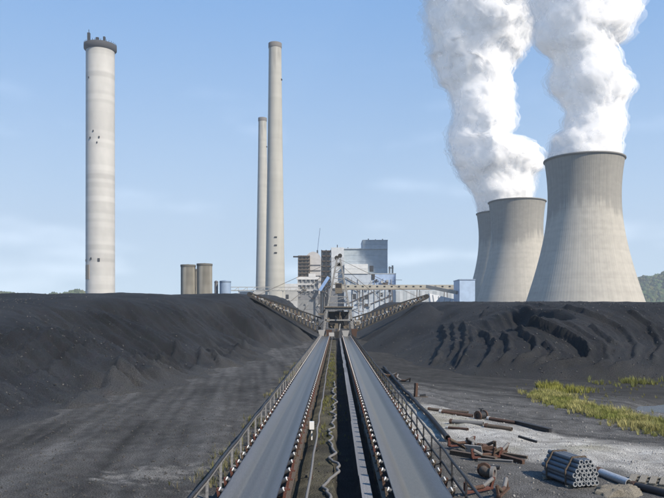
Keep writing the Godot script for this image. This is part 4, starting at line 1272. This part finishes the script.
# ---------- stacker ----------
func stacker():
	var t := thing("stacker", "twin-boom coal stacker with a pale mast where the conveyors meet", "stacker", Vector3(0.6, 0, -165))
	var b := MB.new()
	# travelling portal
	for x in [-3.1, 3.1]:
		for z in [-4.0, 3.5]:
			b = MB.new()
			b.bar(Vector3(x * 1.15, 0.4, z), Vector3(x * 0.86, 7.2, z), 0.55)
			part(t, "portal_leg", b, M.mast_grey)
			b = MB.new()
			b.box(Vector3(x * 1.17, 0.45, z), Vector3(0.6, 0.9, 2.6))
			part(t, "bogie", b, M.boom_dark)
	for q in [[7.2, 3.5, 0.6], [7.2, -4.0, 0.6], [4.6, 3.6, 0.35]]:
		b = MB.new()
		b.bar(Vector3(-3.1, q[0], q[1]), Vector3(3.1, q[0], q[1]), q[2])
		part(t, "cross_beam", b, M.mast_grey)
	b = MB.new()
	b.span(-3.4, 3.4, 7.5, 7.75, -4.6, 4.2)
	part(t, "deck", b, M.boom_steel)
	b = MB.new()
	b.span(-2.4, 2.4, 2.6, 6.6, -3.6, 1.2)
	part(t, "machinery_house", b, M.boom_steel)
	var rr := RandomNumberGenerator.new()
	rr.seed = 12
	for k in 26:
		b = MB.new()
		var c := Vector3(rr.randf_range(-4.6, 4.6), rr.randf_range(0.6, 6.6), rr.randf_range(1.6, 4.8))
		if k % 2: b.box(c, Vector3(rr.randf_range(0.3, 1.3), rr.randf_range(0.3, 1.1), 0.5))
		else: b.bar(c - Vector3(rr.randf_range(-0.8, 0.8), rr.randf_range(0.3, 1.6), 0), c + Vector3(rr.randf_range(-0.8, 0.8), rr.randf_range(0.2, 1.4), 0), 0.2)
		part(t, "machinery" if k % 2 else "strut", b, [M.pale_steel, M.boom_steel, M.dark_steel, M.brown_steel][rr.randi() % 4])
	for x in [-1.55, 1.55]:
		b = MB.new()
		b.span(x - 0.75, x + 0.75, 3.4, 6.2, 1.22, 1.35)
		part(t, "house_door", b, M.dark_steel)
	# mast: four legs that lean together
	for x in [-1.0, 1.0]:
		for z in [-1.0, 1.0]:
			b = MB.new()
			b.bar(Vector3(x * 2.5, 7.7, z * 2.0 + 0.4), Vector3(x * 0.35, 19.0, z * 0.4 + 0.4), 0.38)
			part(t, "mast_leg", b, M.mast_grey)
	for k in 7:
		var f := k / 7.0
		var w := lerpf(2.5, 0.45, f)
		var d := lerpf(2.0, 0.5, f)
		b = MB.new()
		b.bar(Vector3(-w, 8.6 + 10.0 * f, d + 0.4), Vector3(w, 8.6 + 10.0 * f, d + 0.4), 0.2)
		part(t, "mast_rung", b, M.mast_grey)
		b = MB.new()
		b.bar(Vector3(-w, 8.6 + 10.0 * f, d + 0.45), Vector3(w * 0.85, 10.0 + 10.0 * f, d + 0.3), 0.14)
		part(t, "mast_brace", b, M.mast_grey)
	b = MB.new()
	b.box(Vector3(0, 12.0, 1.9), Vector3(1.6, 2.4, 1.6))
	part(t, "operator_cab", b, M.boom_steel)
	b = MB.new()
	b.span(-0.62, 0.62, 12.1, 13.0, 2.6, 2.74)
	part(t, "cab_window", b, M.dark_steel)
	for q in [[-0.45, 19.2], [0.35, 19.7], [0.0, 17.6]]:
		b = MB.new()
		b.tube(Vector3(q[0], q[1], 0.1), Vector3(q[0], q[1], 0.7), 0.5, 14)
		part(t, "sheave", b, M.boom_dark)
	for x in [-3.3, 3.3]:
		for k in 5:
			b = MB.new()
			b.bar(Vector3(x, 7.7, -4 + k * 2.0), Vector3(x, 8.8, -4 + k * 2.0), 0.1)
			part(t, "deck_post", b, M.mast_grey)
	# feeder chutes and pipework low between the legs
	for q in [[-2.2, 2.4, 1.2], [1.6, 2.2, 1.4], [-0.4, 2.0, 0.9], [3.6, 2.6, 1.2], [-3.9, 2.3, 1.3]]:
		b = MB.new()
		b.hexa([Vector3(q[0] - 0.4, 0.5, 4.6), Vector3(q[0] + 0.4, 0.5, 4.6), Vector3(q[0] + 0.4, 0.5, 3.8), Vector3(q[0] - 0.4, 0.5, 3.8), Vector3(q[0] - q[2] * 0.6, q[1], 4.9), Vector3(q[0] + q[2] * 0.6, q[1], 4.9), Vector3(q[0] + q[2] * 0.6, q[1], 3.6), Vector3(q[0] - q[2] * 0.6, q[1], 3.6)])
		part(t, "chute", b, M.pale_steel if q[2] > 1.25 else M.boom_dark if q[2] < 1.0 else M.rust)
	for s in [-1.0, 1.0]:
		var tip := Vector3(-20.8 if s < 0 else 20.6, 10.7 if s < 0 else 10.2, 0.6)
		var low := Vector3(-4.6 if s < 0 else 3.4, 1.6, 1.0)
		var high := Vector3(-4.0 if s < 0 else 3.0, 5.0, 1.0)
		var boom := Node3D.new()
		boom.name = "boom"
		t.add_child(boom, true)
		var n := 19
		for z in [-1.1, 1.1]:
			b = MB.new()
			b.bar(low + Vector3(0, 0, z), tip + Vector3(0, -0.55, z), 0.34)
			part(boom, "lower_chord", b, M.boom_dark)
			b = MB.new()
			b.bar(high + Vector3(0, 0, z), tip + Vector3(0, 0.25, z), 0.3)
			part(boom, "upper_chord", b, M.boom_dark)
			for k in n:
				var f0 := float(k) / n
				var f1 := float(k + 1) / n
				var a := (low + Vector3(0, 0, z)).lerp(tip + Vector3(0, -0.55, z), f0)
				var c := (high + Vector3(0, 0, z)).lerp(tip + Vector3(0, 0.25, z), f1)
				b = MB.new()
				b.bar(a, c, 0.15)
				part(boom, "brace", b, M.boom_steel)
				b = MB.new()
				b.bar((low + Vector3(0, 0, z)).lerp(tip + Vector3(0, -0.55, z), f1), c, 0.14)
				part(boom, "upright", b, M.boom_steel)
		b = MB.new()
		b.bar(low.lerp(high, 0.45), tip + Vector3(0, -0.1, 0), 1.5, 0.16)
		part(boom, "boom_belt", b, M.belt)
		for k in 16:
			var f := (k + 0.6) / 16.5
			var p := low.lerp(high, 0.5).lerp(tip, f)
			b = MB.new()
			b.tube(p + Vector3(0, 0.1, -1.2), p + Vector3(0, 0.1, 1.35), 0.2, 8)
			part(boom, "boom_roller", b, [M.boom_steel, M.pale_steel, M.rust][k % 3])
		b = MB.new()
		b.tube(tip + Vector3(0, -0.1, -1.2), tip + Vector3(0, -0.1, 1.2), 0.55, 14)
		part(boom, "head_drum", b, M.boom_dark)
		for z in [-1.0, 1.0]:
			b = MB.new()
			b.tube(Vector3(0, 19.0, 0.4), high.lerp(tip, 0.9) + Vector3(0, 0.2, z), 0.026, 5)
			part(boom, "stay_cable", b, M.brown_steel)
			b = MB.new()
			b.tube(Vector3(0, 18.0, 0.4), high.lerp(tip, 0.5) + Vector3(0, 0.2, z), 0.026, 5)
			part(boom, "stay_cable", b, M.brown_steel)

# ---------- scrap and stores on the right ----------
func on(x: float, d: float, up := 0.0) -> Vector3:
	return Vector3(x, ground_y(x, d) + up, -d)

func lying(called: String, label: String, cat: String, x0: float, d0: float, x1: float, d1: float, r: float, m: Material, open := true, group := "scrap steel by the right rail"):
	var t := thing(called, label, cat, Vector3.ZERO, 0.0, group)
	var a := on(x0, d0, r * 0.85)
	var b_ := on(x1, d1, r * 0.85)
	var b := MB.new()
	if open: b.hollow(a, b_, r, r * 0.8, 14)
	else: b.bar(a, b_, r * 1.5, r * 1.9)
	part(t, "barrel" if open else "web", b, m)
	var f := (b_ - a).normalized()
	b = MB.new()
	if open:
		b.hollow(a - f * 0.03, a + f * 0.12, r * 1.18, r * 0.8, 14)
		part(t, "flange", b, M.rust if m != M.rust else M.pale_steel)
	else:
		var up := Vector3(0, r * 0.95, 0)
		b.bar(a + up, b_ + up, r * 2.4, r * 0.3)
		part(t, "top_flange", b, m)

func scrap():
	lying("steel_pipe", "thin brown pipe at the far side of the scrap, nearest the coal", "pipe", 5.75, 43.4, 7.9, 41.9, 0.09, M.brown_steel)
	lying("steel_pipe", "rusty pipe with a white end lying in the pale sand", "pipe", 6.2, 41.7, 7.9, 40.5, 0.11, M.rust)
	lying("steel_pipe", "short rusty pipe leading right from the dark valve", "pipe", 8.55, 39.4, 9.75, 38.0, 0.1, M.rust)
	lying("steel_beam", "dark steel channel at the right end of the far scrap row", "beam", 9.8, 38.1, 10.9, 35.6, 0.11, M.dark_steel, false)
	lying("steel_pipe", "long pale grey and rust pipe in the middle of the sand", "pipe", 6.15, 37.6, 7.7, 36.6, 0.12, M.hose)
	lying("steel_pipe", "brown pipe end continuing right of the long pale pipe", "pipe", 7.75, 36.3, 8.9, 35.4, 0.11, M.brown_steel)
	lying("steel_beam", "long rusty beam running from the handrail under the scrap heap", "beam", 4.9, 29.9, 6.5, 28.4, 0.1, M.brown_steel, false)
	lying("steel_beam", "red-brown beam tilted across the near scrap heap", "beam", 5.7, 31.2, 7.5, 28.0, 0.09, M.rust, false)
	lying("steel_beam", "short grey beam under the tilted red-brown beam", "beam", 5.8, 28.6, 7.1, 28.1, 0.07, M.hose, false)
	lying("steel_beam", "thin dark bar leaning over the back of the near scrap heap", "bar", 6.0, 31.9, 7.0, 30.4, 0.05, M.dark_steel, false)
	lying("steel_beam", "thin rusty bar along the far edge of the near scrap heap", "bar", 5.3, 32.4, 6.6, 31.6, 0.05, M.rust, false)
	lying("steel_pipe", "short dark pipe stub between the scrap heap and the elbow", "pipe", 5.6, 27.4, 6.3, 27.0, 0.08, M.dark_steel)
	lying("steel_beam", "bent brown bar at the right tip of the near scrap heap", "bar", 7.1, 29.6, 7.9, 28.9, 0.06, M.brown_steel, false)
	lying("steel_pipe", "narrow rusty pipe in the sand just left of the long pale pipe", "pipe", 5.75, 36.4, 6.7, 35.5, 0.07, M.rust)
	lying("steel_beam", "small dark bar lying apart on the pale sand above the bundle", "bar", 8.6, 33.0, 9.3, 32.4, 0.05, M.dark_steel, false)
	for q in [["rusty bent plate on top of the near scrap heap", 6.3, 30.2, 0.5, 0.35, M.rust], ["brown plate leaning at the left of the near scrap heap", 5.4, 30.4, 1.9, 0.6, M.brown_steel], ["pale upright plate sticking out of the near scrap heap", 5.85, 29.9, 2.6, 1.1, M.pale_steel]]:
		var pl := thing("steel_plate", q[0], "plate", on(q[1], q[2], 0.18), q[3], "scrap steel by the right rail")
		pl.rotation.x = q[4]
		var pb := MB.new()
		pb.box(Vector3(0, 0.08, 0), Vector3(0.75, 0.03, 0.42))
		part(pl, "sheet", pb, q[5])
		pb = MB.new()
		pb.box(Vector3(0, 0.17, 0.2), Vector3(0.74, 0.16, 0.03))
		part(pl, "folded_edge", pb, q[5])
	# dark valve between the far pipes
	var t := thing("valve", "dark round pipe valve between the two far rusty pipes", "valve", on(8.25, 39.8), 0.6, "scrap steel by the right rail")
	var b := MB.new()
	b.tube(Vector3(-0.25, 0.22, 0), Vector3(0.25, 0.22, 0), 0.22, 14)
	part(t, "body", b, M.dark_steel)
	b = MB.new()
	b.hollow(Vector3(-0.3, 0.22, 0), Vector3(-0.22, 0.22, 0), 0.28, 0.15, 14); b.hollow(Vector3(0.22, 0.22, 0), Vector3(0.3, 0.22, 0), 0.28, 0.15, 14)
	part(t, "flange", b, M.rust)
	b = MB.new()
	b.tube(Vector3(0, 0.4, 0), Vector3(0, 0.6, 0), 0.05, 8); b.hollow(Vector3(0, 0.58, 0), Vector3(0, 0.61, 0), 0.16, 0.12, 14)
	part(t, "handwheel", b, M.dark_steel)
	# a heap of idler frames
	var r := RandomNumberGenerator.new()
	r.seed = 91
	for k in 5:
		var tag: String = ["leftmost red idler frame on the near scrap heap", "red idler frame with a pale leg standing up on the heap", "tilted idler frame at the back of the near heap", "rusty idler frame at the right end of the near heap", "brown idler frame lying flat in front of the heap"][k]
		idler_frame(tag, [5.55, 5.95, 6.45, 6.85, 6.2][k], [31.2, 30.6, 30.9, 29.4, 28.9][k], [0.4, 1.7, 2.5, 0.9, 3.4][k], [0.25, 0.7, -0.35, 0.3, -0.15][k], [M.red_rust, M.rust, M.brown_steel, M.rust, M.red_rust][k])
	idler_frame("red idler frame at the bottom edge beside the handrail", 4.75, 23.4, 0.6, 0.2, M.red_rust)
	idler_frame("second red idler frame at the bottom edge, farther right", 5.5, 23.0, 1.1, -0.15, M.rust)
	for k in 3:
		idler_frame(["dark idler frame nearest the coal, beyond the black pipe", "middle one of three rusty idler frames beyond the black pipe", "nearest one of three rusty idler frames beyond the black pipe"][k], 5.0 + k * 0.45, 66.0 - k * 2.4, k * 1.3, 0.5 - k * 0.3, [M.brown_steel, M.rust, M.dark_steel][k])
	# rusted valve box
	t = thing("flanged_elbow", "rusty flanged pipe elbow lying on the dark ground near the pipe bundle", "pipe fitting", on(5.5, 26.0), -0.5, "scrap steel by the right rail")
	b = MB.new()
	var pts := []
	for k in 9: pts.append(Vector3(0.42 - 0.42 * cos(k * PI / 16.0), 0.24, 0.42 * sin(k * PI / 16.0)))
	b.path(pts, 0.17, 12)
	part(t, "bend", b, M.brown_steel)
	b = MB.new()
	b.hollow(Vector3(0, 0.24, -0.1), Vector3(0, 0.24, 0.02), 0.27, 0.15, 16)
	part(t, "flange", b, M.rust)
	b = MB.new()
	b.hollow(Vector3(0.4, 0.24, 0.42), Vector3(0.52, 0.24, 0.42), 0.27, 0.15, 16)
	part(t, "flange", b, M.hose)
	b = MB.new()
	b.disc(Vector3(0.46, 0.24, 0.42), Vector3.RIGHT, 0.15, 12)
	part(t, "bore", b, M.red_rust)
	# upright post
	t = thing("rusty_post", "short rusty steel post standing on a plate beyond the black pipe", "post", on(5.75, 50.6), 0.3)
	b = MB.new()
	b.span(-0.5, 0.9, 0.0, 0.06, -0.25, 0.25)
	part(t, "plate", b, M.brown_steel)
	b = MB.new()
	b.bar(Vector3(0, 0.05, 0), Vector3(0.06, 1.05, 0), 0.3, 0.18)
	part(t, "upright", b, M.rust)
	b = MB.new()
	b.bar(Vector3(0.35, 0.1, 0.0), Vector3(0.75, 0.16, 0.1), 0.2)
	part(t, "bar", b, M.dark_steel)
	pipe_bundle()
	# beside the bundle
	lying("steel_pipe", "pale grey pipe lying just right of the strapped pipe bundle", "pipe", 9.75, 26.0, 10.25, 24.5, 0.15, M.galvanised, true, "stores beside the pipe bundle")
	lying("steel_pipe", "black pipe in line with the pale pipe at the bottom right", "pipe", 10.32, 24.3, 10.9, 23.0, 0.13, M.rubber, true, "stores beside the pipe bundle")
	pallet()
	b = MB.new()
	var p := PackedVector3Array()
	var nz := FastNoiseLite.new()
	nz.seed = 17; nz.frequency = 0.9; nz.fractal_octaves = 4
	for i in 26:
		for j in 44:
			var a := TAU * j / 44.0
			var f := 1.0 - i / 25.0
			var fold := 1.0 + 0.12 * sin(a * 7.0 + f * 4.0) + nz.get_noise_3d(cos(a) * 1.5, f * 1.0, sin(a) * 1.5) * 0.4
			var y := 0.3 * pow(1.0 - pow(f, 3.0), 0.7) * (1.0 + nz.get_noise_3d(cos(a) * f * 1.3, 9.0, sin(a) * f * 1.3) * 0.6)
			p.append(Vector3(cos(a) * f * 0.85 * fold, y * (1.0 + 0.06 * sin(cos(a) * f * 11.0 + sin(a) * f * 4.0)) - 0.04 * f, -sin(a) * f * 0.55 * fold))
	b.sheet(26, 44, p, PackedColorArray(), true)
	solo("tarpaulin", b, M.burlap, "crumpled tan burlap tarpaulin heaped at the bottom edge right of the bundle", "tarpaulin", on(9.5, 23.5))

func idler_frame(label: String, x: float, d: float, turn: float, tilt: float, m: Material):
	var t := thing("idler_frame", label, "idler frame", on(x, d, 0.08), turn, "discarded idler frames")
	t.rotation.x = tilt
	var b := MB.new()
	b.box(Vector3(0, 0.05, 0), Vector3(1.3, 0.06, 0.16))
	part(t, "base_bar", b, m)
	for s in [-1.0, 1.0]:
		b = MB.new()
		b.bar(Vector3(s * 0.6, 0.05, 0), Vector3(s * 0.66, 0.42, 0), 0.07, 0.12)
		part(t, "stand", b, m)
		b = MB.new()
		b.tube(Vector3(s * 0.22, 0.16, 0), Vector3(s * 0.62, 0.37, 0), 0.07, 10)
		part(t, "roller", b, M.brown_steel if s < 0 else M.hose)
	b = MB.new()
	b.tube(Vector3(-0.2, 0.15, 0), Vector3(0.2, 0.15, 0), 0.07, 10)
	part(t, "roller", b, M.rust)

func pipe_bundle():
	var t := thing("pipe_bundle", "strapped stack of short blue-grey steel pipes on the ground at lower right", "pipes", Vector3(8.33, 0.08, -25.0), 0.28)
	var one := MB.new()
	var r := 0.085
	one.tint = Color.WHITE
	one.hollow(Vector3(0, 0, -0.95), Vector3(0, 0, 0.95), r, r * 0.72, 14)
	var mesh := one.mesh(null, M.blue_pipe)
	var e := MB.new()
	e.hollow(Vector3(0, 0, 0.94), Vector3(0, 0, 0.965), r * 1.01, r * 0.66, 14)
	e.disc(Vector3(0, 0, 0.9), Vector3(0, 0, 1), r * 0.72, 12)
	e.mesh(mesh, M.pipe_end)
	var rows := [6, 5, 6, 5, 4, 3]
	var g := RandomNumberGenerator.new()
	g.seed = 5
	for i in rows.size():
		for k in rows[i]:
			shared(t, "pipe", mesh, null, Vector3((k - (rows[i] - 1) / 2.0) * r * 2.02, r + i * r * 1.75, g.randf_range(-0.03, 0.03)))
	# bands follow the outline of the stack
	var w := [6, 6, 6, 6, 4.2, 3.0]
	for z in [-0.62, 0.55]:
		var b := MB.new()
		var ring := [Vector3(-0.52, -0.01, z), Vector3(0.52, -0.01, z), Vector3(0.535, 0.5, z), Vector3(0.38, 0.72, z), Vector3(0.27, 0.93, z), Vector3(-0.27, 0.93, z), Vector3(-0.38, 0.72, z), Vector3(-0.535, 0.5, z)]
		for k in 8: b.bar(ring[k], ring[(k + 1) % 8], 0.05, 0.05)
		part(t, "strap", b, M.brown_steel)
	for z in [-0.7, 0.7]:
		var b := MB.new()
		b.span(-0.6, 0.6, -0.09, -0.002, z - 0.06, z + 0.06)
		part(t, "bearer", b, M.wood)

func pallet():
	var t := thing("pallet", "pale wooden pallet with dark gaps at the lower right edge", "pallet", on(11.35, 24.6), -0.5)
	for k in 6:
		var b := MB.new()
		b.span(-0.95 + k * 0.33, -0.73 + k * 0.33, 0.14, 0.17, -0.6, 0.6)
		part(t, "slat", b, M.wood)
	for z in [-0.53, 0.0, 0.53]:
		var b := MB.new()
		b.span(-0.96, 0.93, 0.0, 0.138, z - 0.05, z + 0.05)
		part(t, "bearer", b, M.wood)
